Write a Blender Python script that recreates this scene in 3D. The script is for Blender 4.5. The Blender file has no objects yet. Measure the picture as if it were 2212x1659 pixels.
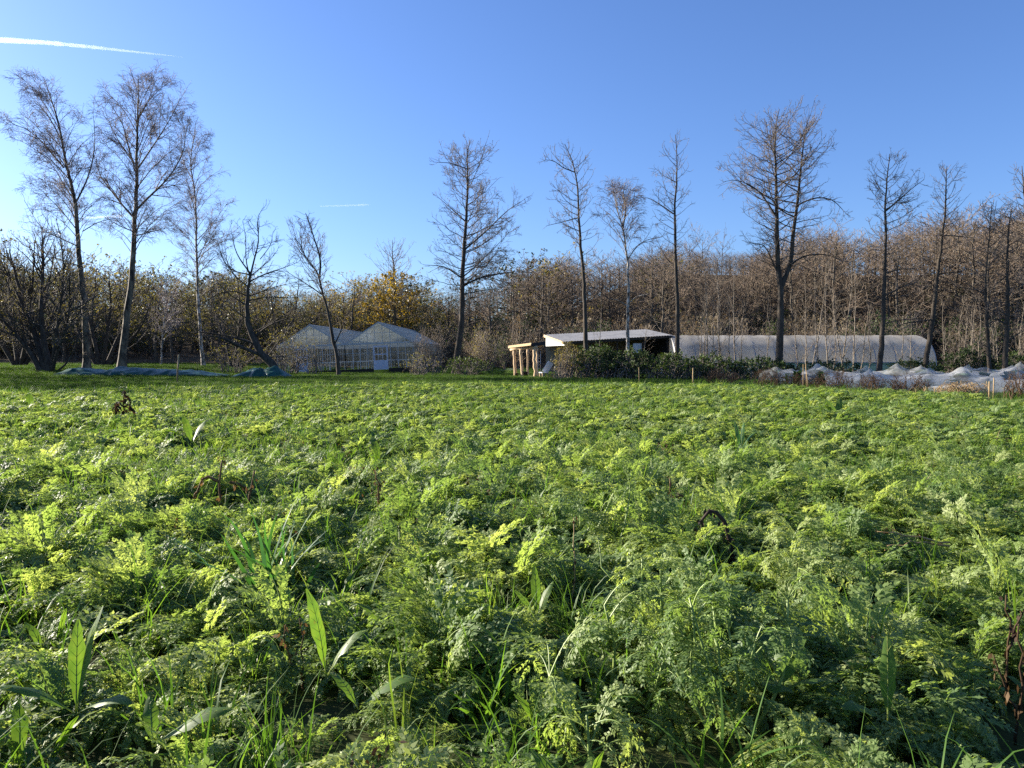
import bpy, math, random
import numpy as np
from mathutils import Vector, Matrix
R_ = math.radians
sc = bpy.context.scene
COL = sc.collection

# ------------------------------------------------------------------ camera, sky, sun, exposure
CZ, FPX, PITCH = 1.55, 1659.0, R_(2.23)
cam_d = bpy.data.cameras.new('camera'); cam_d.sensor_width = 36; cam_d.lens = 27.0
cam_d.clip_end = 40000; cam_d.clip_start = 0.05
cam = bpy.data.objects.new('camera', cam_d); COL.objects.link(cam)
cam.location = (0, 0, CZ); cam.rotation_euler = (R_(90)-PITCH, 0, 0)
sc.camera = cam
SUN_EL, SUN_AZ = R_(20), R_(-66)          # azimuth from +Y, negative = to the left
world = bpy.data.worlds.new('World'); sc.world = world; world.use_nodes = True
wn = world.node_tree.nodes; wl = world.node_tree.links
bg = wn['Background']
sky = wn.new('ShaderNodeTexSky'); sky.sky_type = 'NISHITA'; sky.sun_disc = False
sky.sun_elevation = SUN_EL; sky.sun_rotation = SUN_AZ
sky.altitude = 50; sky.air_density = 1.0; sky.dust_density = 0.9; sky.ozone_density = 3.5
hs = wn.new('ShaderNodeHueSaturation'); hs.inputs['Saturation'].default_value = 1.0
tn = wn.new('ShaderNodeMix'); tn.data_type = 'RGBA'; tn.blend_type = 'MULTIPLY'; tn.inputs['Factor'].default_value = 1
tn.inputs['B'].default_value = (0.88, 1.05, 1.43, 1)
wl.new(sky.outputs[0], hs.inputs['Color']); wl.new(hs.outputs[0], tn.inputs['A']); wl.new(tn.outputs['Result'], bg.inputs['Color'])
bg.inputs['Strength'].default_value = 0.050
sun_d = bpy.data.lights.new('sun', 'SUN'); sun_d.energy = 5.0; sun_d.angle = R_(0.55)
sun_d.color = (1.0, 0.91, 0.77)
sun = bpy.data.objects.new('sun', sun_d); COL.objects.link(sun)
SDIR = Vector((math.sin(SUN_AZ)*math.cos(SUN_EL), math.cos(SUN_AZ)*math.cos(SUN_EL), math.sin(SUN_EL)))
sun.rotation_euler = (-SDIR).to_track_quat('-Z', 'Y').to_euler()
sc.view_settings.view_transform = 'Standard'; sc.view_settings.look = 'None'
sc.view_settings.exposure = 1.66; sc.view_settings.gamma = 1.0
cy = sc.cycles
cy.max_bounces = 8; cy.diffuse_bounces = 4; cy.glossy_bounces = 2; cy.transmission_bounces = 4
cy.transparent_max_bounces = 12; cy.volume_bounces = 0; cy.use_denoising = False
cy.caustics_reflective = False; cy.caustics_refractive = False
cy.sample_clamp_indirect = 6

# ------------------------------------------------------------------ helpers
def at(px, py, Y):
    """point at depth Y seen in the direction of a position on the photograph (2212 x 1659)"""
    x = (px-1106)/FPX; v = (829.5-py)/FPX
    dy = math.cos(PITCH)+v*math.sin(PITCH); dz = -math.sin(PITCH)+v*math.cos(PITCH)
    s = Y/dy
    return np.array((x*s, Y, CZ+dz*s))
def gp(px, py, z=0.0):
    v = (829.5-py)/FPX
    dy = math.cos(PITCH)+v*math.sin(PITCH); dz = -math.sin(PITCH)+v*math.cos(PITCH)
    s = (z-CZ)/dz
    return np.array(((px-1106)/FPX*s, dy*s, z))
def sstep(a, b, x):
    t = np.clip((np.asarray(x, float)-a)/(b-a), 0, 1); return t*t*(3-2*t)
_nr = np.random.default_rng(5)
_nk = [(_nr.normal(0, 1, 2), _nr.uniform(0, 6.28)) for _ in range(14)]
def noise2(x, y, s):
    o = 0
    for i, (d, p) in enumerate(_nk):
        f = (0.6+0.12*i)/s
        o = o+np.sin(f*2.2*(x*d[0]+y*d[1])+p+1.3*np.sin(f*(y*d[0]-x*d[1])+2*p))
    return o/5.0
def ground_z(x, y):
    x = np.asarray(x, float); y = np.asarray(y, float)
    z = 0.45*sstep(46, 62, y)*sstep(-17, -27, x)
    z = z + sstep(74, 165, y)*(8.5+9.5*sstep(0, 35, x)+1.5*sstep(-20, -60, x))
    z = z + 0.035*noise2(x, y, 2.5)*sstep(60, 40, y) + 0.3*noise2(x, y, 15)*sstep(80, 110, y)
    return z

def put(name, mesh, parent=None, loc=None):
    o = bpy.data.objects.new(name, mesh); COL.objects.link(o)
    if parent: o.parent = parent
    if loc is not None: o.location = loc
    return o
def tag(o, label=None, cat=None, group=None, kind=None):
    if label: o['label'] = label
    if cat: o['category'] = cat
    if group: o['group'] = group
    if kind: o['kind'] = kind
    return o
def empty(name, loc, label=None, cat=None, group=None):
    o = bpy.data.objects.new(name, None); COL.objects.link(o); o.location = [float(v) for v in loc]
    o.empty_display_size = 0.2
    return tag(o, label, cat, group)
def copy_tree(o, parent=None):
    c = o.copy(); COL.objects.link(c)
    if parent: c.parent = parent
    for ch in list(o.children): copy_tree(ch, c)
    return c

class MB:
    """collects numpy pieces and links them as ONE mesh object"""
    def __init__(s): s.V = []; s.Q = []; s.T = []; s.n = 0; s.qm = []; s.tm = []
    def add(s, V, Q=None, T=None, m=0):
        V = np.asarray(V, np.float32).reshape(-1, 3)
        if Q is not None and len(Q):
            Q = np.asarray(Q, np.int32).reshape(-1, 4); s.Q.append(Q+s.n); s.qm.append(np.full(len(Q), m, np.int32))
        if T is not None and len(T):
            T = np.asarray(T, np.int32).reshape(-1, 3); s.T.append(T+s.n); s.tm.append(np.full(len(T), m, np.int32))
        s.V.append(V); s.n += len(V); return s
    def mesh(s, name, mats, smooth=True, off=(0, 0, 0)):
        me = bpy.data.meshes.new(name)
        V = np.concatenate(s.V)-np.asarray(off, np.float32) if s.V else np.zeros((0, 3), np.float32)
        Q = np.concatenate(s.Q) if s.Q else np.zeros((0, 4), np.int32)
        T = np.concatenate(s.T) if s.T else np.zeros((0, 3), np.int32)
        me.vertices.add(len(V)); me.vertices.foreach_set('co', V.astype(np.float32).ravel())
        lv = np.concatenate([Q.ravel(), T.ravel()]); me.loops.add(len(lv)); me.loops.foreach_set('vertex_index', lv)
        npoly = len(Q)+len(T); me.polygons.add(npoly)
        ls = np.concatenate([np.arange(len(Q))*4, len(Q)*4+np.arange(len(T))*3]).astype(np.int32)
        me.polygons.foreach_set('loop_start', ls)
        mi = np.concatenate(s.qm+s.tm) if (s.qm or s.tm) else np.zeros(0, np.int32)
        me.polygons.foreach_set('material_index', mi)
        me.polygons.foreach_set('use_smooth', np.full(npoly, smooth))
        for m in (mats if isinstance(mats, (list, tuple)) else [mats]): me.materials.append(m)
        me.update(calc_edges=True)
        return me
    def obj(s, name, mats, parent=None, off=(0, 0, 0), smooth=True):
        return put(name, s.mesh(name, mats, smooth, off), parent)
    def box(s, lo, hi, m=0, M=None):
        x0, y0, z0 = lo; x1, y1, z1 = hi
        V = np.array([(x0,y0,z0),(x1,y0,z0),(x1,y1,z0),(x0,y1,z0),(x0,y0,z1),(x1,y0,z1),(x1,y1,z1),(x0,y1,z1)], float)
        if M is not None: V = V@np.array(M.to_3x3()).T+np.array(M.translation)
        return s.add(V, [(3,2,1,0),(4,5,6,7),(0,1,5,4),(1,2,6,5),(2,3,7,6),(3,0,4,7)], m=m)
    def bar(s, a, b, w, h=None, m=0, up=(0, 0, 1)):
        """rectangular bar from a to b"""
        a = np.array(a, float); b = np.array(b, float); h = h or w
        t = b-a; t /= np.linalg.norm(t); u = np.cross(t, up)
        if np.linalg.norm(u) < 1e-3: u = np.cross(t, (1, 0, 0))
        u /= np.linalg.norm(u); v = np.cross(u, t)
        c = [(-1,-1),(1,-1),(1,1),(-1,1)]
        V = [p+u*w/2*i+v*h/2*j for p in (a, b) for i, j in c]
        return s.add(V, [(0,1,2,3),(7,6,5,4),(0,4,5,1),(1,5,6,2),(2,6,7,3),(3,7,4,0)], m=m)
    def tubes(s, P, Rd, sides=5, m=0, cap=False):
        V, Q, T = tube_arrays(P, Rd, sides, cap); return s.add(V, Q, T, m)
    def tube(s, pts, radii, sides=8, m=0, cap=True):
        return s.tubes(np.asarray(pts, float)[None], np.asarray(radii, float)[None], sides, m, cap)
    def cyl(s, c, r, z0, z1, sides=16, m=0, r2=None):
        return s.tube([(c[0], c[1], z0), (c[0], c[1], z1)], [r, r2 or r], sides, m)

def tube_arrays(P, Rd, S, cap=False):
    P = np.asarray(P, float); N, k, _ = P.shape
    t = np.empty_like(P); t[:, 1:-1] = P[:, 2:]-P[:, :-2]; t[:, 0] = P[:, 1]-P[:, 0]; t[:, -1] = P[:, -1]-P[:, -2]
    t /= np.linalg.norm(t, axis=2, keepdims=True)+1e-9
    ax = np.argmin(np.abs(t).mean(1), axis=1); ref = np.eye(3)[ax][:, None, :]
    u = np.cross(t, ref); u /= np.linalg.norm(u, axis=2, keepdims=True)+1e-9
    v = np.cross(t, u)
    a = np.arange(S)*2*np.pi/S
    V = P[:, :, None, :]+Rd[:, :, None, None]*(u[:, :, None, :]*np.cos(a)[None, None, :, None]+v[:, :, None, :]*np.sin(a)[None, None, :, None])
    base = (np.arange(N)*k*S)[:, None, None]+(np.arange(k-1)*S)[None, :, None]
    j = np.arange(S)[None, None, :]; j2 = (np.arange(S)+1)[None, None, :] % S
    Q = np.stack([base+j, base+j2, base+S+j2, base+S+j], -1).reshape(-1, 4)
    T = None
    if cap and N == 1:
        V = np.concatenate([V.reshape(-1, 3), P[:, 0], P[:, -1]]); n = k*S
        T = [(n, (i+1) % S, i) for i in range(S)]+[(n+1, (k-1)*S+i, (k-1)*S+(i+1) % S) for i in range(S)]
    return V.reshape(-1, 3), Q, T

def unit(a): return a/(np.linalg.norm(a, axis=-1, keepdims=True)+1e-9)
def resample(pts, k):
    pts = np.asarray(pts, float); d = np.r_[0, np.cumsum(np.linalg.norm(np.diff(pts, axis=0), axis=1))]
    q = np.linspace(0, d[-1], k)
    # gentle smoothing
    o = np.stack([np.interp(q, d, pts[:, i]) for i in range(3)], 1)
    s = o.copy(); s[1:-1] = 0.5*o[1:-1]+0.25*(o[2:]+o[:-2]); return s
def leaf_quads(rng, C, L, W, D=None, spread=1.0):
    """diamond leaves of length L and width W"""
    N = len(C); d = unit(rng.normal(0, 1, (N, 3))) if D is None else unit(D+spread*rng.normal(0, 1, (N, 3)))
    n = unit(np.cross(d, rng.normal(0, 1, (N, 3)))); w = np.cross(d, n)
    L = np.broadcast_to(L, N)[:, None]; W = np.broadcast_to(W, N)[:, None]
    V = np.stack([C, C+d*L*0.45+w*W/2, C+d*L, C+d*L*0.45-w*W/2], 1)
    return V.reshape(-1, 3), np.arange(N*4).reshape(-1, 4)
def grow(rng, P, Rd, dens, t0, t1, ang, lmul, lmin, lmax, k=4, wob=0.2, up=0.0, rmul=0.6, rmin=0.003, pup=0.0, angv=0.2, tip=True, taper=0.55):
    N, kk, _ = P.shape
    L = np.linalg.norm(np.diff(P, axis=1), axis=2).sum(1)
    cnt = np.maximum(rng.poisson(dens*L*(t1-t0)), 1)
    par = np.repeat(np.arange(N), cnt); M = len(par)
    t = t0+(t1-t0)*rng.random(M)
    if tip:
        first = np.r_[0, np.cumsum(cnt)[:-1]]; t[first] = 0.97
    f = t*(kk-1)*0.9999; i = f.astype(int); fr = (f-i)[:, None]
    pos = P[par, i]*(1-fr)+P[par, i+1]*fr; tan = unit(P[par, i+1]-P[par, i])
    rad = Rd[par, i]*(1-fr[:, 0])+Rd[par, i+1]*fr[:, 0]
    a = ang+angv*rng.normal(0, 1, M)
    if tip: a[first] *= 0.4
    pr = rng.normal(0, 1, (M, 3)); pr[:, 2] += pup
    pr = unit(pr-(pr*tan).sum(1, keepdims=True)*tan)
    d = tan*np.cos(a)[:, None]+pr*np.sin(a)[:, None]
    ln = np.clip(L[par]*lmul*(1-taper*t)*rng.uniform(0.55, 1.25, M), lmin, lmax)
    if tip: ln[first] *= 0.6
    O = np.empty((M, k, 3)); O[:, 0] = pos
    st = (ln/(k-1))[:, None]
    for q in range(1, k):
        O[:, q] = O[:, q-1]+d*st
        d = d+wob*rng.normal(0, 1, (M, 3)); d[:, 2] += up; d = unit(d)
    r0 = np.minimum(rad*rmul, np.maximum(ln*0.022, rmin*1.3)); r1 = np.minimum(r0*0.45, np.maximum(rmin, r0*0.3))
    Ro = np.maximum(r0[:, None]*(1-np.linspace(0, 1, k))+r1[:, None]*np.linspace(0, 1, k), rmin)
    return O, Ro

# ------------------------------------------------------------------ materials
MATS = {}
def newmat(name):
    m = bpy.data.materials.new(name); m.use_nodes = True; nt = m.node_tree; nt.nodes.clear()
    out = nt.nodes.new('ShaderNodeOutputMaterial'); MATS[name] = m
    return m, nt, out
def ramp(nt, fac, stops):
    r = nt.nodes.new('ShaderNodeValToRGB'); e = r.color_ramp.elements
    while len(e) < len(stops): e.new(0.5)
    for el, (p, c) in zip(e, stops): el.position = p; el.color = (*c, 1)
    nt.links.new(fac, r.inputs[0]); return r.outputs[0]
def nz(nt, scale, detail=4, rough=0.6, stretch=None, dist=0.0):
    tc = nt.nodes.new('ShaderNodeTexCoord'); src = tc.outputs['Object']
    if stretch:
        mp = nt.nodes.new('ShaderNodeMapping'); mp.inputs['Scale'].default_value = stretch
        nt.links.new(src, mp.inputs[0]); src = mp.outputs[0]
    n = nt.nodes.new('ShaderNodeTexNoise'); n.inputs['Scale'].default_value = scale
    n.inputs['Detail'].default_value = detail; n.inputs['Roughness'].default_value = rough; n.inputs['Distortion'].default_value = dist
    nt.links.new(src, n.inputs['Vector']); return n.outputs['Fac']
def surf(name, stops, scale=4, rough=0.8, stretch=None, bump=0.0, bscale=None, detail=5, spec=0.3, metal=0.0, dist=0.0):
    m, nt, out = newmat(name)
    p = nt.nodes.new('ShaderNodeBsdfPrincipled'); p.inputs['Roughness'].default_value = rough
    p.inputs['Specular IOR Level'].default_value = spec; p.inputs['Metallic'].default_value = metal
    f = nz(nt, scale, detail, 0.6, stretch, dist)
    nt.links.new(ramp(nt, f, stops), p.inputs['Base Color'])
    if bump:
        b = nt.nodes.new('ShaderNodeBump'); b.inputs['Strength'].default_value = bump; b.inputs['Distance'].default_value = 0.02
        nt.links.new(nz(nt, bscale or scale*3, 4, 0.6, stretch), b.inputs['Height']); nt.links.new(b.outputs[0], p.inputs['Normal'])
    nt.links.new(p.outputs[0], out.inputs[0]); return m
def leafmat(name, cols, trans=0.45, tcol=None, rough=0.5, spec=0.35, scale=1.5, inst=True):
    """thin leaf: reflecting and transmitting; colour varies by plant and by place on it"""
    m, nt, out = newmat(name); N = nt.nodes; Lk = nt.links
    oi = N.new('ShaderNodeObjectInfo'); f = nz(nt, scale, 3, 0.6)
    if inst:
        ma = N.new('ShaderNodeMath'); ma.operation = 'MULTIPLY_ADD'; Lk.new(oi.outputs['Random'], ma.inputs[0]); ma.inputs[1].default_value = 0.5
        mb = N.new('ShaderNodeMath'); mb.operation = 'MULTIPLY_ADD'; Lk.new(f, mb.inputs[0]); mb.inputs[1].default_value = 1.1; mb.inputs[2].default_value = -0.3
        Lk.new(mb.outputs[0], ma.inputs[2]); f = ma.outputs[0]
    c = ramp(nt, f, [(i/(len(cols)-1)*0.6+0.2, q) for i, q in enumerate(cols)])
    p = N.new('ShaderNodeBsdfPrincipled'); p.inputs['Roughness'].default_value = rough; p.inputs['Specular IOR Level'].default_value = spec
    Lk.new(c, p.inputs['Base Color'])
    t = N.new('ShaderNodeBsdfTranslucent')
    mx = N.new('ShaderNodeMix'); mx.data_type = 'RGBA'; mx.blend_type = 'MULTIPLY'; mx.inputs['Factor'].default_value = 1
    Lk.new(c, mx.inputs['A']); mx.inputs['B'].default_value = (*(tcol or (1, 1, 1)), 1); Lk.new(mx.outputs['Result'], t.inputs['Color'])
    ms = N.new('ShaderNodeMixShader'); ms.inputs[0].default_value = trans
    Lk.new(p.outputs[0], ms.inputs[1]); Lk.new(t.outputs[0], ms.inputs[2]); Lk.new(ms.outputs[0], out.inputs[0])
    return m
M_carrot = leafmat('carrot_leaf', [(0.100, 0.165, 0.060), (0.200, 0.270, 0.090), (0.315, 0.360, 0.150)], 0.45, (1.85, 1.85, 0.85), 0.52, 0.28, 2.0)
M_stem = surf('carrot_stem', [(0.3, (0.14, 0.22, 0.05)), (0.7, (0.26, 0.32, 0.09))], 6, 0.5, spec=0.4)
M_grass = leafmat('grass_blade', [(0.045, 0.10, 0.018), (0.075, 0.16, 0.025), (0.14, 0.20, 0.045)], 0.45, (1.9, 1.8, 0.7), 0.5, 0.22, 3.0)
M_turf = leafmat('verge_grass', [(0.022, 0.050, 0.012), (0.040, 0.085, 0.018), (0.075, 0.12, 0.028)], 0.4, (1.8, 1.7, 0.7), 0.6, 0.15, 0.6)
M_broad = leafmat('broad_leaf', [(0.10, 0.08, 0.03), (0.07, 0.14, 0.025), (0.10, 0.17, 0.03), (0.15, 0.20, 0.04)], 0.45, (1.9, 1.8, 0.7), 0.45, 0.4, 14.0, inst=False)
M_leek = leafmat('strap_leaf', [(0.04, 0.10, 0.03), (0.06, 0.15, 0.035), (0.10, 0.20, 0.05)], 0.35, (1.5, 1.7, 0.8), 0.3, 0.5, 5.0)
M_rib = leafmat('leaf_rib', [(.22, .28, .09), (.30, .36, .12), (.38, .42, .16)], .5, (2, 1.9, .8), .5, .3, 10, inst=False)
M_dead = leafmat('dead_leaf', [(0.035, 0.020, 0.012), (0.095, 0.060, 0.030), (0.21, 0.135, 0.060)], 0.25, (1.2, 1, .7), 0.7, 0.2, 6.0)
M_black = surf('rotten_stalk', [(0.3, (0.012, 0.009, 0.007)), (0.7, (0.05, 0.03, 0.02))], 20, 0.8)
M_straw = surf('straw', [(0.3, (0.22, 0.14, 0.06)), (0.7, (0.42, 0.30, 0.15))], 12, 0.7)
M_brownweed = leafmat('withered_weed', [(0.045, 0.028, 0.018), (0.095, 0.060, 0.038), (0.17, 0.11, 0.065)], 0.2, (1.2, 1, .8), 0.8, 0.15, 1.5)
M_bark = surf('dark_bark', [(0.3, (0.025, 0.020, 0.015)), (0.55, (0.068, 0.054, 0.040)), (0.8, (0.14, 0.118, 0.088))], 3, 0.9, (3, 3, 0.6), 0.6, 9)
M_barkg = surf('mossy_bark', [(0.3, (0.045, 0.038, 0.025)), (0.55, (0.12, 0.095, 0.055)), (0.8, (0.20, 0.17, 0.10))], 3, 0.9, (3, 3, 0.6), 0.6, 9)
M_birch = surf('birch_bark', [(0.36, (0.03, 0.026, 0.022)), (0.46, (0.20, 0.17, 0.13)), (0.60, (0.55, 0.50, 0.43)), (0.8, (0.68, 0.64, 0.57))], 2.2, 0.7, (2.0, 2.0, 1.4), 0.2, 12)
M_birch2 = surf('rusty_birch_bark', [(0.36, (0.02, 0.017, 0.013)), (0.50, (0.11, 0.086, 0.058)), (0.66, (0.24, 0.19, 0.12)), (0.76, (0.60, 0.54, 0.45))], 1.6, 0.75, (2.0, 2.0, 1.0), 0.3, 12)
M_twig = surf('brown_twig', [(0.3, (0.12, 0.098, 0.08)), (0.7, (0.23, 0.19, 0.155))], 2, 0.8)
M_twigb = surf('birch_twig', [(0.3, (0.12, 0.088, 0.075)), (0.7, (0.22, 0.165, 0.14))], 2, 0.75)
M_twigp = surf('pale_twig', [(0.3, (0.16, 0.122, 0.088)), (0.7, (0.30, 0.24, 0.175))], 2, 0.8)
M_twigw = surf('wood_twig', [(0.3, (0.140, 0.102, 0.072)), (0.7, (0.26, 0.195, 0.138))], .5, 0.8)
M_barkw = surf('wood_bark', [(0.3, (0.04, 0.033, 0.025)), (0.55, (0.10, 0.082, 0.060)), (0.8, (0.19, 0.16, 0.12))], 2, 0.9, (3, 3, .6))
M_twigl = surf('mauve_twig', [(0.3, (0.30, 0.24, 0.22)), (0.7, (0.48, 0.40, 0.37))], 2, 0.8)
M_darkw = surf('dark_board', [(.3, (.02, .016, .012)), (.7, (.05, .04, .03))], 4, .85, (5, 5, .6))
M_plank = surf('grey_plank', [(.3, (.22, .18, .13)), (.7, (.40, .34, .26))], 3, .8, (.6, 6, 6), .2, 10)
M_cone = surf('alder_cone', [(0.3, (0.05, 0.028, 0.02)), (0.7, (0.11, 0.062, 0.045))], 2, 0.8)
M_olive = leafmat('olive_leaf', [(0.065, 0.07, 0.024), (0.13, 0.125, 0.038), (0.235, 0.20, 0.055)], 0.42, (1.6, 1.45, .8), 0.5, 0.3, 0.6)
M_yellow = leafmat('yellow_leaf', [(0.18, 0.13, 0.018), (0.36, 0.25, 0.025), (0.50, 0.35, 0.035)], 0.4, (1.4, 1.3, .8), 0.5, 0.3, 0.6)
M_gold = leafmat('greenish_yellow_leaf', [(0.10, 0.10, 0.018), (0.21, 0.19, 0.03), (0.34, 0.26, 0.04)], 0.4, (1.5, 1.4, .8), 0.5, 0.3, 0.8)
M_bramble = leafmat('bramble_leaf', [(0.018, 0.032, 0.010), (0.035, 0.060, 0.015), (0.07, 0.10, 0.025)], 0.25, (1.5, 1.5, .7), 0.6, 0.2, 1.2)
M_ever = leafmat('evergreen_leaf', [(0.015, 0.025, 0.010), (0.03, 0.045, 0.015), (0.05, 0.07, 0.02)], 0.2, (1.5, 1.5, .7), 0.45, 0.4, 0.6)
M_rust = leafmat('russet_leaf', [(0.11, 0.085, 0.05), (0.17, 0.135, 0.075), (0.24, 0.20, 0.11)], 0.3, (1.3, 1.1, .8), 0.6, 0.25, 0.4)

# ------------------------------------------------------------------ ground
def make_ground():
    xs = np.r_[-900, -500, -250, np.linspace(-120, 120, 161), 250, 500, 900]; ys = np.r_[-60, -20, np.linspace(0, 180, 181), 260, 500, 900, 1500]
    X, Y = np.meshgrid(xs, ys); Z = ground_z(X, Y)
    nx, ny = len(xs), len(ys); i = np.arange((nx-1)*(ny-1)); r = i//(nx-1); c = i % (nx-1); b = r*nx+c
    m, nt, out = newmat('field_soil')
    p = nt.nodes.new('ShaderNodeBsdfPrincipled'); p.inputs['Roughness'].default_value = 0.95; p.inputs['Specular IOR Level'].default_value = 0.1
    f1 = nz(nt, 0.35, 6, 0.7); f2 = nz(nt, 3.0, 5, 0.7)
    ca = ramp(nt, f2, [(0.3, (0.020, 0.022, 0.010)), (0.55, (0.045, 0.055, 0.018)), (0.75, (0.075, 0.085, 0.028))])
    cb = ramp(nt, f2, [(0.3, (0.06, 0.043, 0.026)), (0.55, (0.12, 0.086, 0.05)), (0.75, (0.20, 0.15, 0.09))])
    g = nt.nodes.new('ShaderNodeTexCoord'); sx = nt.nodes.new('ShaderNodeSeparateXYZ'); nt.links.new(g.outputs['Object'], sx.inputs[0])
    mr = nt.nodes.new('ShaderNodeMapRange'); mr.inputs['From Min'].default_value = 62; mr.inputs['From Max'].default_value = 84
    ad = nt.nodes.new('ShaderNodeMath'); ad.operation = 'MULTIPLY_ADD'; nt.links.new(f1, ad.inputs[0]); ad.inputs[1].default_value = 22; nt.links.new(sx.outputs['Y'], ad.inputs[2])
    nt.links.new(ad.outputs[0], mr.inputs['Value'])
    mx = nt.nodes.new('ShaderNodeMix'); mx.data_type = 'RGBA'; nt.links.new(mr.outputs[0], mx.inputs['Factor'])
    nt.links.new(ca, mx.inputs['A']); nt.links.new(cb, mx.inputs['B']); nt.links.new(mx.outputs['Result'], p.inputs['Base Color'])
    nt.links.new(p.outputs[0], out.inputs[0])
    o = MB().add(np.stack([X, Y, Z], -1).reshape(-1, 3), np.stack([b, b+1, b+nx+1, b+nx], -1)).obj('ground', m)
    tag(o, kind='structure')
make_ground()
M_gravel = surf('grey_gravel', [(0.3, (0.10, 0.10, 0.105)), (0.7, (0.24, 0.24, 0.25))], 9, 0.95, bump=0.5, bscale=30)
yd = MB(); a0 = []
for (px, py) in ((1040, 808), (1120, 815), (1170, 812), (1180, 800), (1120, 797), (1050, 799)):
    q = gp(px, py); q[2] = float(ground_z(q[0], q[1]))+0.03; a0.append(q)
yd.add(a0, [(0, 1, 2, 3), (0, 3, 4, 5)]); tag(yd.obj('path', M_gravel), kind='structure')

# ------------------------------------------------------------------ crop (uncountable, instanced on points of one object)
def edge_y(x):
    return np.interp(x, [-40, -18, -11, -4, 0, 8, 12, 15, 22], [24, 27, 32, 34, 34, 34, 31, 22, 14])
def frond(rng, mb, base, az, L, lean, npair=10, nleaf=7, lw=0.0012):
    k = 12; P = [np.array(base, float)]; el = lean; step = L/(k-1)
    curl = rng.uniform(0.6, 2.6); sway = rng.normal(0, 0.25)
    for j in range(1, k):
        t = j/(k-1); a = az+sway*t
        e = el-curl*t**2.6*1.5
        P.append(P[-1]+step*np.array((math.cos(a)*math.cos(e), math.sin(a)*math.cos(e), math.sin(e))))
    P = np.array(P)
    rr = np.linspace(0.0035, 0.001, k)*(0.7+L)
    mb.tubes(P[None, ::2] if k % 2 else P[None], (rr[::2] if k % 2 else rr)[None], 3, m=1)
    T = unit(np.gradient(P, axis=0))
    side = unit(np.cross(T, np.array((0, 0, 1.0))+0.01)); nrm = np.cross(side, T)
    C = []; Dn = []; Ln = []; Nn = []
    for i in range(npair):
        u = 0.30+0.68*(i/(npair-1)); f = u*(k-1)*0.999; ii = int(f); fr = f-ii
        p = P[ii]*(1-fr)+P[ii+1]*fr; s = side[ii]; tt = T[ii]; nn = nrm[ii]
        pl = L*0.22*math.sin(math.pi*min(1, 0.35+0.65*(1-i/npair)))*rng.uniform(0.8, 1.15)+0.012
        for sg in (-1, 1):
            d = unit(tt*0.8+s*sg*0.75+nn*rng.normal(-0.05, 0.2))
            d2 = unit(np.cross(d, nn))
            for q in range(nleaf):
                w = 0.22+0.78*(q/(nleaf-1)); pp = p+d*pl*w-np.array((0, 0, 1))*pl*0.18*w*w
                ll = pl*(0.24+lw*30)*(1-0.5*w)+0.006
                for s2 in (-1, 1):
                    C.append(pp); Dn.append(unit(d*0.8+d2*s2*0.75)); Ln.append(ll); Nn.append(nn)
            C.append(p+d*pl-np.array((0, 0, 1))*pl*0.18); Dn.append(d); Ln.append(pl*0.16+0.006); Nn.append(nn)
    C = np.array(C); D = unit(np.array(Dn)+rng.normal(0, 0.2, (len(C), 3))); Ln = np.array(Ln)*rng.uniform(0.8, 1.25, len(C))
    n = unit(np.array(Nn)+rng.normal(0, 0.28, (len(C), 3))); w = unit(np.cross(D, n))
    W = (lw+Ln*(0.17+lw*12))[:, None]
    bend = -n*(Ln*0.15)[:, None]
    V = np.stack([C, C+D*Ln[:, None]*0.4+w*W, C+D*Ln[:, None]+bend, C+D*Ln[:, None]*0.4-w*W], 1).reshape(-1, 3)
    mb.add(V, np.arange(len(V)).reshape(-1, 4), m=0)
def carrot_plant(seed, tall=1.0, nf=None, lw=0.0016):
    rng = np.random.default_rng(seed); mb = MB(); n = nf or rng.integers(8, 12)
    for i in range(n):
        az = i*2.4+rng.normal(0, 0.4); L = rng.uniform(0.26, 0.46)*tall
        frond(rng, mb, (0.02*math.cos(az), 0.02*math.sin(az), -0.02), az, L, R_(rng.uniform(56, 94)), lw=lw)
    return mb
def blades(rng, mb, n, L, W, rad, lean=(35, 85), curl=1.2, k=6, m=0):
    az = rng.uniform(0, 6.28, n); el = np.radians(rng.uniform(*lean, n)); ln = L*rng.uniform(0.5, 1.15, n); cu = curl*rng.uniform(0.3, 1.4, n)
    r = rad*np.sqrt(rng.random(n)); a2 = rng.uniform(0, 6.28, n)
    p = np.stack([r*np.cos(a2), r*np.sin(a2), np.full(n, -0.02)], 1); V = np.empty((n, k, 2, 3)); sw = rng.normal(0, 0.5, n)
    tw = rng.uniform(-0.8, 0.8, n)
    for j in range(k):
        t = j/(k-1); e = el-cu*t*t; a = az+sw*t
        s = np.stack([-np.sin(a+tw), np.cos(a+tw), 0.3*np.sin(tw*3)], 1)
        wd = (W*rng.uniform(0.9, 1.1, n)*(1-t**2.2)*(0.6+0.4*min(1, t*4))+0.0006)[:, None]
        V[:, j, 0] = p-s*wd/2; V[:, j, 1] = p+s*wd/2
        p = p+(ln/(k-1))[:, None]*np.stack([np.cos(a)*np.cos(e), np.sin(a)*np.cos(e), np.sin(e)], 1)
    b = (np.arange(n)*k*2)[:, None]+(np.arange(k-1)*2)[None]
    mb.add(V.reshape(-1, 3), np.stack([b, b+1, b+3, b+2], -1).reshape(-1, 4), m=m)

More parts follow.
